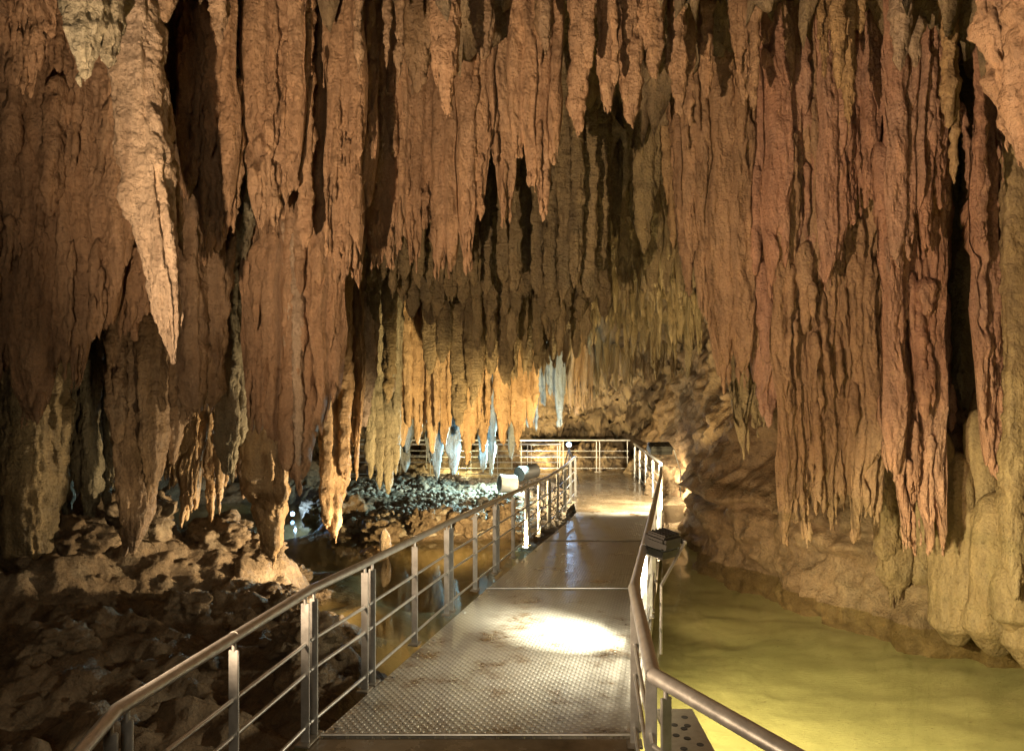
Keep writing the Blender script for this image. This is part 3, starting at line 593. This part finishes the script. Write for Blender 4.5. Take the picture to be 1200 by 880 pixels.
# ---- right
C('wide fused pinkish sheet at the back of the right draperies', 'pink', 9.7, [(905, 470, 60), (950, 500, 64), (1000, 520, 64), (1050, 530, 60), (1092, 520, 44), (930, 420, 60), (975, 440, 60), (1025, 450, 60), (1075, 440, 60)], sat=4, depth=0.5, box=0.4, taper=1.5)
C('great orange curtain right of centre with a straight lower edge', 'brown', 9.6, [(812, 300, 20), (826, 374, 22), (845, 448, 30), (868, 442, 28), (888, 422, 22), (858, 330, 40), (836, 240, 30)], sat=3, taper=2.2)
S('orange stalactite before the left half of the great orange curtain', 'brown', 8.3, [(827, 123, 16), (806, 142, 14)], sat=2)
S('twin needle stalactite in front of the great orange curtain', 'brown', 8.2, [(872, 123, 12), (883, 132, 10), (866, 88, 16)], sat=1, taper=4)
C('salmon curtain between the great orange curtain and the needle row', 'pink', 9.1, [(905, 342, 30), (927, 326, 26), (948, 306, 26), (915, 230, 22), (940, 200, 26)], sat=3)
S('needle stalactite, leftmost of the row at the top right', 'amber', 7.7, [(966, 93, 12), (960, 60, 8)], sat=1, taper=8)
S('needle stalactite with a bent tip, second of the row at the top right', 'amber', 7.7, [(982, 105, 13), (988, 70, 8)], sat=1, taper=8)
S('longest needle stalactite in the row at the top right', 'amber', 7.8, [(994, 158, 15)], sat=1, taper=8)
S('short needle stalactite at the right end of the row', 'amber', 7.6, [(1008, 40, 12)], sat=1, taper=8)
S('pale tapering stalactite at the top right, left of a matching pair', 'pale', 6.9, [(1055, 84, 23), (1047, 30, 14)], sat=1, taper=5)
S('pale tapering stalactite at the top right, right of a matching pair', 'pale', 6.9, [(1073, 80, 19)], sat=1, taper=5)
C('salmon sheet with a blunt triangular tip below the needle row', 'pink', 8.7, [(1018, 243, 26), (1000, 262, 20), (1040, 205, 22), (980, 300, 26), (965, 330, 22)], sat=3)
C('salmon curtain with three tips left of the dark right recess', 'pink', 7.9, [(1047, 312, 22), (1063, 302, 18), (1084, 296, 15), (1100, 240, 20), (1075, 250, 22)], sat=2)
S('thin orange stalactite at the lip of the dark right recess', 'amber', 7.5, [(1118, 216, 9), (1112, 150, 14)], sat=1, taper=6)
C('long ochre drapery with seven yellow drip tips over the right pool', 'brown', 9.0, [(918, 639, 18), (932, 604, 18), (945, 635, 14), (960, 604, 22), (973, 619, 12), (986, 594, 24), (1001, 637, 14), (1014, 604, 20), (1027, 617, 12), (925, 500, 30), (955, 480, 34), (990, 470, 36), (1020, 480, 30)], sat=3, taper=4)
C('short brown drapery left of the long ochre one above the leaning wall', 'ochre', 10.6, [(870, 525, 22), (888, 503, 20), (860, 472, 16)], sat=3, taper=2)
C('pinkish sheet with a row of dark teeth above the two rounded lumps', 'pink', 8.4, [(1042, 560, 28), (1058, 642, 11), (1072, 648, 13), (1087, 650, 11), (1101, 646, 11), (1066, 575, 28), (1092, 570, 28), (1050, 420, 36), (1085, 410, 36)], sat=3, taper=4)
drip('flowstone_column', 'bulging tan flowstone column standing in the pool at the right', 'flowstone column', 'flow', 8.6, [(1120, 757, 60, 1120, 8.75, 530), (1168, 770, 80, 1172, 8.4, 575), (1215, 795, 90, 1215, 8.1, 545), (1142, 730, 56, 1136, 8.62, 590), (1190, 745, 56, 1196, 8.1, 640), (1103, 700, 30, 1106, 8.8, 500), (1152, 640, 34, 1146, 8.7, 480), (1196, 650, 40, 1190, 8.45, 500)], sat=0, taper=0.8, depth=0.9, box=1.0, soft=0.2, top=505, grow=-0.05, drips=0)
S('pointed tan stalactite against the right flowstone column', 'flow', 7.9, [(1190, 704, 26), (1203, 650, 26)], sat=1, taper=3)
S('thin pink strip hanging inside the dark right recess', 'pink', 7.6, [(1152, 292, 9), (1148, 240, 10)], sat=1, taper=9)
C('pink curtain below the dark right recess', 'pink', 8.0, [(1166, 560, 26), (1150, 500, 20), (1188, 450, 24), (1160, 420, 22)], sat=3, taper=4)
S('shade-darkened stalactite deep in the right recess', 'roof', 9.6, [(1150, 430, 30), (1130, 480, 24), (1172, 400, 34)], sat=3, taper=3)
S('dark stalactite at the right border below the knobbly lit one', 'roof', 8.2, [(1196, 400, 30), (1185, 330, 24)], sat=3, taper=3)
S('rounded tan lump, left of two under the toothed pinkish sheet', 'flow', 9.7, [(1048, 697, 36), (1040, 660, 26)], sat=0, taper=1.3)
S('rounded tan lump, right of two under the toothed pinkish sheet', 'flow', 9.6, [(1079, 694, 32), (1088, 670, 26)], sat=0, taper=1.3)
print('stal verts', NV)
#END-STAL

# ------------------------------------------------------------------ walkway
def walk_z(y): return float(np.interp(y, [-6, 4.62, 14.4, 30], [0.907, 0.907, 0.35, 0.35]))
LEFT = [(-1.17, 4.62), (-0.29, 8.62), (1.3, 15.3)]
RIGHT = [(0.74, 4.62), (1.52, 8.62), (2.92, 15.3)]
def lx(y): return float(np.interp(y, [4.62, 8.62, 15.3, 21.6], [-1.17, -0.29, 1.3, 1.45]))
def rx_(y): return float(np.interp(y, [4.62, 8.62, 15.3, 20.6], [0.74, 1.60, 3.02, 3.3]))
def panel(y0, y1, label):
    root = empty('walkway_panel', (0.5*(lx(y0)+rx_(y0)), y0, walk_z(y0)))
    tag(root, label, 'walkway panel', 'steel panels of the walkway')
    n = 8; me = bpy.data.meshes.new('tread_plate'); bm = bmesh.new(); uv = bm.loops.layers.uv.new('UVMap')
    rows = []
    for k in range(n+1):
        y = y0+(y1-y0)*k/n; g = 0.006 if 0 < k < n else 0
        yy = y+(0.008 if k == 0 else -0.008 if k == n else 0)
        rows.append((bm.verts.new((lx(yy), yy, walk_z(yy))), bm.verts.new((rx_(yy), yy, walk_z(yy)))))
    for a, b in zip(rows, rows[1:]): bm.faces.new((a[0], a[1], b[1], b[0]))
    r = bmesh.ops.extrude_face_region(bm, geom=bm.faces[:])
    vs = [v for v in r['geom'] if isinstance(v, bmesh.types.BMVert)]
    bmesh.ops.translate(bm, vec=(0, 0, -0.02), verts=vs)
    bmesh.ops.recalc_face_normals(bm, faces=bm.faces)
    ca, sa = math.cos(0.2), math.sin(0.2)
    for f in bm.faces:
        for l in f.loops:
            x, y = l.vert.co.x, l.vert.co.y; l[uv].uv = (x*ca-y*sa, x*sa+y*ca)
    bmesh.ops.translate(bm, vec=-root.location, verts=bm.verts)
    bm.to_mesh(me); bm.free(); me.materials.append(M['plate'])
    o = bpy.data.objects.new('tread_plate', me); COL.objects.link(o); o.parent = root
    for side in (lx, rx_):
        m = MB()
        for k in range(4):
            ya, yb = y0+(y1-y0)*k/4, y0+(y1-y0)*(k+1)/4
            a = Vector((side(ya), ya, walk_z(ya)-0.10)); b = Vector((side(yb), yb, walk_z(yb)-0.10)); d = b-a
            m.box((a+b)/2, (0.05, d.length, 0.15), d.to_track_quat('Y', 'Z').to_matrix())
        m.build('side_beam', M['dull'], root, smooth=False)
    m = MB().tube(Vector((lx(y0)+.0, y0+.012, walk_z(y0)+.004)), Vector((rx_(y0), y0+.012, walk_z(y0)+.004)), .009, 8); m.build('edge_strip', M['steel'], root)
    for side, sg in ((lx, 1), (rx_, -1)):
        for k in range(5):
            y = y0+0.12+(y1-y0-0.24)*k/4; x = side(y)+sg*0.05
            MB().tube((x, y, walk_z(y)+.001), (x, y, walk_z(y)+.009), .016, 6).build('bolt', M['steel'], root, smooth=False)
    for y in (y0+0.5, y1-0.5):
        for x in (lx(y)+.25, rx_(y)-.25):
            MB().box((x, y, (walk_z(y)-0.17-0.6)/2), (.09, .09, walk_z(y)-0.17+0.6)).build('support_leg', M['dull'], root, smooth=False)
panel(4.62, 8.62, 'nearest tread-plate panel with a bright pool of lamplight')
panel(8.62, 12.0, 'middle tread-plate panel sloping down between the handrails')
panel(12.0, 15.3, 'farthest tread-plate panel before the wet concrete')
# concrete landing by the camera and concrete path at the back
def slab(name, pts, z, th, label):
    bm = bmesh.new(); f = bm.faces.new([bm.verts.new((x, y, z)) for x, y in pts])
    r = bmesh.ops.extrude_face_region(bm, geom=[f]); vs = [v for v in r['geom'] if isinstance(v, bmesh.types.BMVert)]
    bmesh.ops.translate(bm, vec=(0, 0, -th), verts=vs); bmesh.ops.recalc_face_normals(bm, faces=bm.faces)
    me = bpy.data.meshes.new(name); bm.to_mesh(me); bm.free(); me.materials.append(M['concrete'])
    o = bpy.data.objects.new(name, me); COL.objects.link(o); return tag(o, label, 'path', kind='structure')
slab('concrete_landing', [(-1.5, -3), (0.7, -3), (0.72, 4.6), (-1.2, 4.6)], 0.90, 0.25, 'wet brown concrete landing at the near end of the walkway')
slab('concrete_path', [(1.3, 15.31), (3.03, 15.31), (3.35, 20.4), (3.4, 21.9), (-5.5, 21.9), (-5.5, 20.4), (1.45, 20.4)], 0.352, 0.3, 'wet concrete path turning left at the back of the cave')

# ------------------------------------------------------------------ handrails
RH = 0.9
def P3(x, y, h=0.0, z=None): return Vector((x, y, (walk_z(y) if z is None else z)+h))
def handrail(pa, pb, posts, label, first=True, top_r=0.028, bars=(0.11, 0.46, 0.66), wide=0.052, zbase=None, inner=True, ends=True):
    (xa, ya), (xb, yb) = pa, pb
    za, zb = (walk_z(ya), walk_z(yb)) if zbase is None else (zbase, zbase)
    A, B = Vector((xa, ya, za)), Vector((xb, yb, zb))
    root = empty('handrail', A); tag(root, label, 'handrail', 'steel handrail sections along the walkway')
    up = Vector((0, 0, RH)); d = (B-A); dn = Vector((d.x, d.y, 0)).normalized()
    m = MB().tube(A+up, B+up, top_r, 18).ball(A+up, top_r*1.0, 16).ball(B+up, top_r*1.0, 16)
    if (B-A).length > 1.6: m.tube(A+up+d*0.5, A+up+d*0.5+d.normalized()*0.012, top_r*1.05, 18)
    m.build('top_rail', M['steel'], root)
    ang = math.atan2(dn.y, dn.x); R = Matrix.Rotation(ang, 3, 'Z')
    for t in posts:
        q = A+d*t; pm = MB()
        pm.box(q+Vector((0, 0, RH*0.5-0.04)), (0.014, wide, RH-0.045), R, 0.003)
        pm.tube(q+Vector((0, 0, RH-0.07)), q+Vector((0, 0, RH-0.02)), 0.011, 10)
        po = pm.build('post', M['steel'], root, smooth=False)
        MB().box(q+Vector((0, 0, 0.008)), (0.11, 0.09, 0.012), R, 0.003).build('foot_plate', M['dull'], root, smooth=False)
    for h in bars:
        MB().tube(A+up*h+d*0.005, B+up*h-d*0.005, 0.0115, 12).build('bar', M['steel'], root)
    return root
LR = [(-1.46, 2.45), (-1.53, 2.93), (-1.22, 4.58), (-1.035, 5.45), (-0.63, 7.55), (-0.20, 9.55), (0.23, 11.55), (0.66, 13.55), (1.08, 15.5), (1.45, 17.3)]
words = ['short near left handrail piece turning back at the landing corner', 'near left handrail beside the dark rocks', 'short left handrail piece where the ramp begins', 'left handrail over the brown pool, second stretch of the ramp', 'left handrail over the pool, level with the forked golden stalactite', 'left handrail in front of the island shore', 'left handrail before the two floodlights', 'left handrail beside the teal-lit ground', 'last left handrail ending at the concrete path']
for k in range(len(LR)-1):
    a, b = LR[k], LR[k+1]; n = math.hypot(b[0]-a[0], b[1]-a[1])
    posts = [0.04, 0.5, 0.965] if n > 1.3 else ([0.06, 0.94] if n > .6 else [0.9])
    handrail(a, b, posts, words[k])
RR = [(1.10, 2.3), (0.61, 3.28), (0.74, 4.62), (1.36, 7.5), (2.0, 10.5), (2.62, 13.4), (3.12, 15.9)]
words = ['nearest right handrail slanting off to the lower right corner', 'short right handrail piece at the landing corner post', 'right handrail beside the near floodlight', 'right handrail beyond the near floodlight, over the green pool', 'right handrail before the leaning rock wall', 'right handrail below the far floodlight']
for k in range(len(RR)-1):
    a, b = RR[k], RR[k+1]; n = math.hypot(b[0]-a[0], b[1]-a[1])
    handrail(a, b, [0.04, 0.5, 0.965] if n > 1.5 else [0.08, 0.92], words[k], top_r=0.034 if k < 2 else 0.03)
handrail((3.14, 16.0), (3.32, 20.6), [0.03, 0.25, 0.5, 0.75, 0.97], 'right handrail of the concrete path beyond the far floodlight')
handrail((3.36, 21.7), (0.2, 21.75), [0.02, 0.27, 0.3, 0.6, 0.63, 0.98], 'back handrail straight across the end of the concrete path')
handrail((0.1, 21.75), (-5.0, 21.8), [0.02, 0.25, 0.5, 0.75, 0.98], 'back handrail running left behind the orange stalactites')
handrail((1.3, 20.45), (-1.3, 20.45), [0.03, 0.3, 0.34, 0.65, 0.69, 0.97], 'handrail behind the island, nearer the small blue lamp')
handrail((-1.4, 20.45), (-4.6, 20.45), [0.02, 0.25, 0.5, 0.75, 0.98], 'handrail behind the island, seen between the bluish stalactites')

# perforated base plate outside the right corner post
def perforated():
    root = empty('perforated_plate', (1.08, 4.65, 0.85)); tag(root, 'bright perforated steel plate outside the right corner post', 'steel plate')
    MB().box((1.08, 4.60, 0.86), (0.26, 1.0, 0.012), None, 0.003).build('plate', M['dull'], root, smooth=False)
    for (x, y) in [(1.03, 5.0), (1.13, 4.97), (1.04, 4.86), (1.12, 4.85), (1.09, 4.81), (1.02, 4.72), (1.08, 4.68), (1.14, 4.60), (1.03, 4.55)]:
        MB().tube((x, y, .8665), (x, y, .8685), .022, 16).build('hole', M['black'], root)
    MB().box((1.08, 4.60, 0.74), (0.05, 0.9, 0.22)).build('web', M['dull'], root, smooth=False)
perforated()
# weathered plank trough under the near left rail
root = empty('plank_trough', (-1.62, 4.1, 0.55)); tag(root, 'weathered grey plank trough below the near left handrail', 'planks')
for k, (dx, z) in enumerate([(0, 0.50), (0.02, 0.62), (0.0, 0.74)]):
    MB().box((-1.42+dx, 4.35, z), (0.035, 1.5, 0.11), Matrix.Rotation(-0.16, 3, 'Z'), 0.004).build('plank', M['wood'], root, smooth=False)

slab('concrete_block', [(3.14, 15.7), (3.75, 15.75), (3.75, 17.0), (3.22, 17.0)], 0.42, 0.5, 'pale lit concrete block between the far right handrail and the leaning wall')
# ------------------------------------------------------------------ floodlights
def flood(loc, aim, size, label, arm_to=None, glow='glow_warm', body='black'):
    loc, aim = Vector(loc), Vector(aim); d = (aim-loc).normalized(); w, h, t = size
    R = d.to_track_quat('Y', 'Z').to_matrix()
    root = empty('floodlight', loc); tag(root, label, 'floodlight', 'box floodlights on the handrail')
    MB().box(loc, (w, t, h), R, 0.02).build('housing', M[body], root, smooth=False)
    m = MB()
    for k in range(5): m.box(loc+R @ Vector((-w*.36+w*.18*k, -t*.5-.004, 0)), (.008, .014, h*.8), R)
    m.build('cooling_fins', M[body], root, smooth=False)
    MB().box(loc+R @ Vector((0, t*.5+.004, 0)), (w*.84, .006, h*.8), R).build('lens', M[glow], root, smooth=False)
    m = MB()
    for sg in (-1, 1):
        m.box(loc+R @ Vector((sg*(w*.5-.006), t*.5+.02, 0)), (.012, .06, h), R); m.box(loc+R @ Vector((0, t*.5+.02, sg*(h*.5-.006))), (w-.026, .06, .012), R)
    m.build('hood', M[body], root, smooth=False)
    for s in (-1, 1): MB().box(loc+R @ Vector((s*(w*.5+.012), 0, -h*.2)), (.008, .04, h*.9), R).build('bracket', M['black'], root, smooth=False)
    if arm_to is not None:
        a = loc+R @ Vector((w*.5+.012, 0, -h*.6)); b = Vector(arm_to); mid = Vector((b.x+.02, b.y, b.z))
        MB().tube(a, b, .011).ball(a, .016).tube(b, b-Vector((0, 0, .5)), .011).ball(b, .011).build('arm', M['steel'], root)
    return root
flood((1.19, 6.0, 1.80), (1.0, 6.2, 0.0), (.24, .20, .12), 'dark box floodlight outside the right handrail, aimed down at the walkway', (1.10, 5.6, 1.55))
flood((2.98, 15.3, 1.66), (2.9, 15.8, 0.3), (.46, .26, .12), 'dark box floodlight tilted over the far right handrail', (3.35, 15.1, 1.2))
# the small blue lamp on a stake, the white drum lamp and the dark drum lamp
def drum(loc, aim, r, L, label, body, lens, legs=True, gr='drum lamps on the island', ground=0.4):
    loc, aim = Vector(loc), Vector(aim); d = (aim-loc).normalized()
    root = empty('spotlight', loc); tag(root, label, 'spotlight', gr)
    MB().tube(loc-d*L*.5, loc+d*L*.5, r, 22).build('housing', M[body], root)
    MB().tube(loc+d*L*.5, loc+d*(L*.5+.05), r*1.05, 22).build('rim', M[body], root)
    MB().tube(loc+d*(L*.5+.03), loc+d*(L*.5+.054), r*.86, 22).build('lens', M[lens], root)
    if legs:
        m = MB()
        for a in (0.4, 2.5, 4.6):
            m.tube(loc-Vector((0, 0, r)), (loc.x+.3*math.cos(a), loc.y+.3*math.sin(a), ground), .014, 8)
        m.build('stand', M['black'], root)
    return root
drum(W(596, 567, 16.4), (-1.6, 15.9, .9), .19, .32, 'white drum-shaped spotlight on the teal-lit island', 'whitepaint', 'black')
drum(W(619, 553, 17.2), (-2.4, 14.6, .6), .16, .46, 'dark cylindrical spotlight tilted on its stand behind the white drum', 'black', 'black')
drum(W(667, 521, 19.0), (0.9, 14.0, 1.7), .065, .12, 'small glaring blue-white lamp on a stake by the back handrail', 'black', 'glow_blue', True, 'blue lamps', .3)
drum(W(342, 602, 16.6), (-2.8, 12.0, .9), .05, .10, 'small blue-white lamp at the water behind the golden stalactite', 'black', 'glow_blue', False, 'blue lamps', 0)

# ------------------------------------------------------------------ loose rocks and stalagmites
def rock(loc, r, sq, mat, label, name='boulder', group=None, cat='rock', freq=1.0):
    bm = bmesh.new(); bmesh.ops.create_icosphere(bm, subdivisions=5, radius=1.0)
    V = np.array([v.co[:] for v in bm.verts], np.float32); sd = random.random()*50
    d = 1+fbm(V*1.1*freq+sd, 2)*0.42+fbm(V*3.2*freq+sd, 3)*0.16
    V = V*d[:, None]*np.array([r, r*sq[0], r*sq[1]], np.float32)
    for v, c in zip(bm.verts, V): v.co = c
    for f in bm.faces: f.smooth = True
    me = bpy.data.meshes.new(name); bm.to_mesh(me); bm.free(); me.materials.append(M[mat])
    o = bpy.data.objects.new(name, me); COL.objects.link(o); o.location = loc; o.rotation_euler = (0, 0, random.uniform(0, 6))
    return tag(o, label, cat, group)
def tz(x, y): return float(terrain_z(np.array([x]), np.array([y]))[0])
rk = [(-3.9, 10.2, .42, 'amber lit boulder on the crest of the left shore'), (-3.4, 10.3, .30, 'small lit boulder below the crest, next to the thick golden stalactite'), (-4.7, 9.6, .5, 'brown boulder behind the tip of the massive brown stalactite'), (-5.1, 8.8, .42, 'shaded boulder left of the massive brown stalactite tip'),
      (-6.0, 8.6, .5, 'dark boulder at the foot of the far left flowstone column'), (-3.5, 8.2, .24, 'dark stone in the middle of the shaded left bank'), (-2.6, 8.7, .26, 'dark stone near the pool edge of the left bank'), (-1.95, 7.2, .34, 'craggy boulder seen through the near left handrail'),
      (-1.75, 6.5, .30, 'craggy boulder lowest behind the left handrail posts'), (-4.2, 7.0, .3, 'flat dark stone in the lower left shadow'), (-3.1, 11.0, .22, 'lit stone at the tip of the left shore'), (-2.7, 10.6, .16, 'small lit stone at the water by the left shore')]
for x, y, r, lab in rk: rock((x, y, tz(x, y)+r*.25), r, (.8, .62), 'ground', lab, freq=1.6)
isl = [(-2.5, 14.4, .42, 'pale-faced boulder at the left end of the island front'), (-1.7, 14.5, .36, 'brown boulder in the middle of the island front'), (-.9, 14.5, .34, 'orange-lit boulder at the right of the island front'), (-.2, 14.8, .3, 'orange-lit boulder by the left handrail posts'), (-3.3, 15.6, .45, 'dark boulder behind the forked golden stalactite'), (-4.2, 16.8, .5, 'black shaded boulder beyond the far left water')]
for x, y, r, lab in isl: rock((x, y, tz(x, y)+r*.15), r, (.8, .75), 'ground', lab, freq=1.8)
bk = [(1.2, 22.9, .7), (2.0, 23.0, .55), (2.8, 23.1, .6), (-.4, 23.0, .8), (-2.0, 23.2, .8), (3.9, 21.3, .6), (4.0, 19.8, .6), (3.6, 17.6, .5)]
bl = ['rounded yellow boulder behind the back handrail above the blue lamp', 'dark pitted boulder behind the end of the path', 'pitted boulder right of centre behind the back handrail', 'yellow boulder behind the handrail left of the blue lamp', 'yellow boulder behind the back rail, seen among bluish stalactites', 'orange-lit rock right of the path end', 'dark rock between path and leaning wall', 'pale rubble rock beside the far floodlight']
for (x, y, r), lab in zip(bk, bl): rock((x, y, .5), r, (.9, .9), 'wall', lab, freq=1.8)
rock(W(452, 640, 12.9)+Vector((0, 0, .03)), .095, (.9, 2.3), 'pale', 'pale egg-shaped stalagmite standing in the left pool', 'stalagmite', cat='stalagmite', freq=.5)
rock((-2.35, 13.3, .0), .36, (.6, .28), 'amber', 'low orange mound breaking the left pool surface', 'boulder')
# broken stones strewn over bank and island: nobody could count them
def rubble(area, n, mat, label, mean):
    bms = bmesh.new(); bmesh.ops.create_icosphere(bms, subdivisions=2, radius=1.0)
    base = np.array([v.co[:] for v in bms.verts], np.float32); tri = np.array([[v.index for v in f.verts] for f in bms.faces], np.int32); bms.free()
    rg = np.random.default_rng(8); pts = []
    while len(pts) < n: pts.append((rg.uniform(*area[0]), rg.uniform(*area[1])))
    pts = np.array(pts); z = terrain_z(pts[:, 0], pts[:, 1]); ok = z > 0.05; pts = pts[ok]; z = z[ok]
    Vs, Ts = [], []
    for k, ((x, y), zz) in enumerate(zip(pts, z)):
        r = rg.gamma(1.6, mean)+.012
        v = base*(1+0.35*perlin(base*1.6+k*3.1)+.2*perlin(base*3.5+k))[:, None]*np.array([r, r*rg.uniform(.6, 1), r*rg.uniform(.5, .9)])
        a = rg.uniform(0, 6.28); ca, sa = math.cos(a), math.sin(a)
        v = np.stack([v[:, 0]*ca-v[:, 1]*sa+x, v[:, 0]*sa+v[:, 1]*ca+y, v[:, 2]+zz+.03], 1)
        Vs.append(v); Ts.append(tri+k*len(base))
    o = mesh_np('rubble', np.vstack(Vs), np.vstack(Ts), M[mat], smooth=False); tag(o, label, 'rubble', kind='stuff')
rubble(((-6.5, -1.5), (4.5, 12.5)), 110, 'ground', 'dark broken stones strewn over the left bank', .018)
rubble(((-4, 1.3), (14.3, 20.2)), 3800, 'gravel', 'pale broken stones covering the top of the island', .018)

# ------------------------------------------------------------------ lights
def spot(name, loc, aim, power, col, deg, blend=0.4, r=0.05):
    l = bpy.data.lights.new(name, 'SPOT'); l.energy = power; l.color = col; l.spot_size = math.radians(deg); l.spot_blend = blend; l.shadow_soft_size = r
    o = bpy.data.objects.new(name, l); COL.objects.link(o); o.location = loc
    o.rotation_euler = (Vector(aim)-Vector(loc)).to_track_quat('-Z', 'Y').to_euler(); return o
def point(name, loc, power, col, r=0.1):
    l = bpy.data.lights.new(name, 'POINT'); l.energy = power; l.color = col; l.shadow_soft_size = r
    o = bpy.data.objects.new(name, l); COL.objects.link(o); o.location = loc; return o
ORANGE = (1.0, 0.66, 0.36); WARM = (1.0, 0.74, 0.42); YEL = (1.0, 0.86, 0.42); TEAL = (0.30, 0.80, 0.92); BLUE = (0.35, 0.6, 1.0)
spot('ceiling_uplight', (-2.0, 2.6, 2.1), (4.0, 8.4, 9.0), 2400, (1.0, 0.69, 0.42), 134, 1.0, 0.03)
spot('pool_uplight', (1.35, 4.1, 0.95), (4.1, 8.6, 3.6), 150, (1.0, 0.70, 0.38), 84, 0.8, 0.04)
spot('near_floodlight_beam', (1.17, 6.0, 1.68), (0.50, 6.75, 0.8), 2600, (1.0, 0.92, 0.66), 46, 1.0, 0.04)
spot('near_floodlight_spill', (1.50, 5.9, 1.56), (3.3, 5.9, 0.0), 1080, (1.0, 0.86, 0.46), 150, 0.5, 0.08)
spot('near_floodlight_halo', (1.17, 6.0, 1.68), (0.2, 6.4, 0.8), 230, (1.0, 0.88, 0.62), 150, 0.8, 0.05)
spot('far_floodlight_beam', (2.95, 15.4, 1.52), (2.5, 16.6, 0.3), 1400, (1.0, 0.80, 0.5), 140, 0.6, 0.08)
spot('island_uplight', (0.05, 10.9, 0.40), (-1.5, 14.6, 2.1), 1700, (1.0, 0.72, 0.34), 84, 0.5, 0.05)
spot('bank_light', (-0.15, 9.6, 0.45), (-3.4, 10.0, 1.5), 1100, WARM, 82, 0.6, 0.05)
spot('added_crest_spot', (-0.9, 10.4, 0.5), (-3.9, 10.3, 1.0), 1000, WARM, 46, 0.6, 0.05)  # extra narrow spot without a fixture, added to brighten the left crest
spot('added_wall_spot', (1.80, 9.0, 0.35), (4.0, 12.3, 1.7), 260, WARM, 105, 0.7, 0.06)  # unseen spot below the walkway edge, added to brighten the rock wall
spot('left_column_light', (-2.6, 6.0, 1.0), (-5.3, 8.9, 3.5), 130, WARM, 54, 0.9, 0.08)
spot('teal_spot', (0.4, 17.0, 1.35), (-1.6, 16.2, 0.5), 1100, (0.52, 0.86, 0.9), 130, 0.5, 0.06)
spot('teal_low_spot', (-.5, 15.3, 0.95), (-1.3, 16.0, 2.0), 150, (0.28, 0.68, 0.9), 100, 0.6, 0.06)
spot('teal_fringe_spot', (0.4, 15.9, .8), (0.75, 17.6, 2.6), 230, (0.28, 0.68, 0.9), 40, 0.5, 0.05)
spot('row_light', (-0.1, 9.2, 0.5), (-0.4, 11.4, 4.4), 950, (1.0, 0.80, 0.42), 62, 0.7, 0.05)
spot('left_pool_light', (-0.2, 8.8, 0.55), (-1.9, 10.2, -0.3), 420, (1.0, 0.82, 0.45), 120, 0.7, 0.06)
spot('back_wall_light', (0.6, 20.9, 0.5), (2.2, 22.5, 2.8), 700, (1.0, 0.74, 0.36), 150, 0.7, 0.08)
point('path_light', (-1.5, 21.1, 0.9), 170, YEL, 0.08)
point('blue_lamp_glow', W(664, 520, 18.75), 30, BLUE, 0.02)
point('blue_water_glow', W(346, 598, 16.3), 40, BLUE, 0.02)
spot('recess_light', (2.6, 13.2, 0.8), (1.8, 16.0, 4.9), 1600, (1.0, 0.76, 0.36), 105, 0.7, 0.1)
spot('added_camera_fill', (-0.3, -2.2, 4.0), (0.0, 7, 3.4), 380, (1.0, 0.78, 0.52), 95, 0.8, 0.8)  # soft fill added behind the camera to lift the dark parts

# ------------------------------------------------------------------ world, camera, render settings
w = bpy.data.worlds.new('World'); sc.world = w; w.use_nodes = True
w.node_tree.nodes['Background'].inputs[0].default_value = (0.02, 0.018, 0.014, 1); w.node_tree.nodes['Background'].inputs[1].default_value = 0.2
cam = bpy.data.cameras.new('Camera'); co = bpy.data.objects.new('Camera', cam); COL.objects.link(co)
co.location = (0, 0, CAMZ); co.rotation_euler = (math.radians(90), 0, 0)
cam.sensor_width = 36; cam.lens = 36*F/1200; cam.clip_start = 0.05; cam.clip_end = 200
sc.camera = co
sc.view_settings.view_transform = 'Standard'; sc.view_settings.look = 'None'; sc.view_settings.exposure = 0; sc.view_settings.gamma = 1
cy = sc.cycles
cy.max_bounces = 6; cy.diffuse_bounces = 3; cy.glossy_bounces = 3; cy.transparent_max_bounces = 8; cy.transmission_bounces = 2
cy.caustics_reflective = False; cy.caustics_refractive = False; cy.sample_clamp_indirect = 4.0; cy.use_denoising = True
try: cy.denoiser = 'OPENIMAGEDENOISE'
except Exception: pass
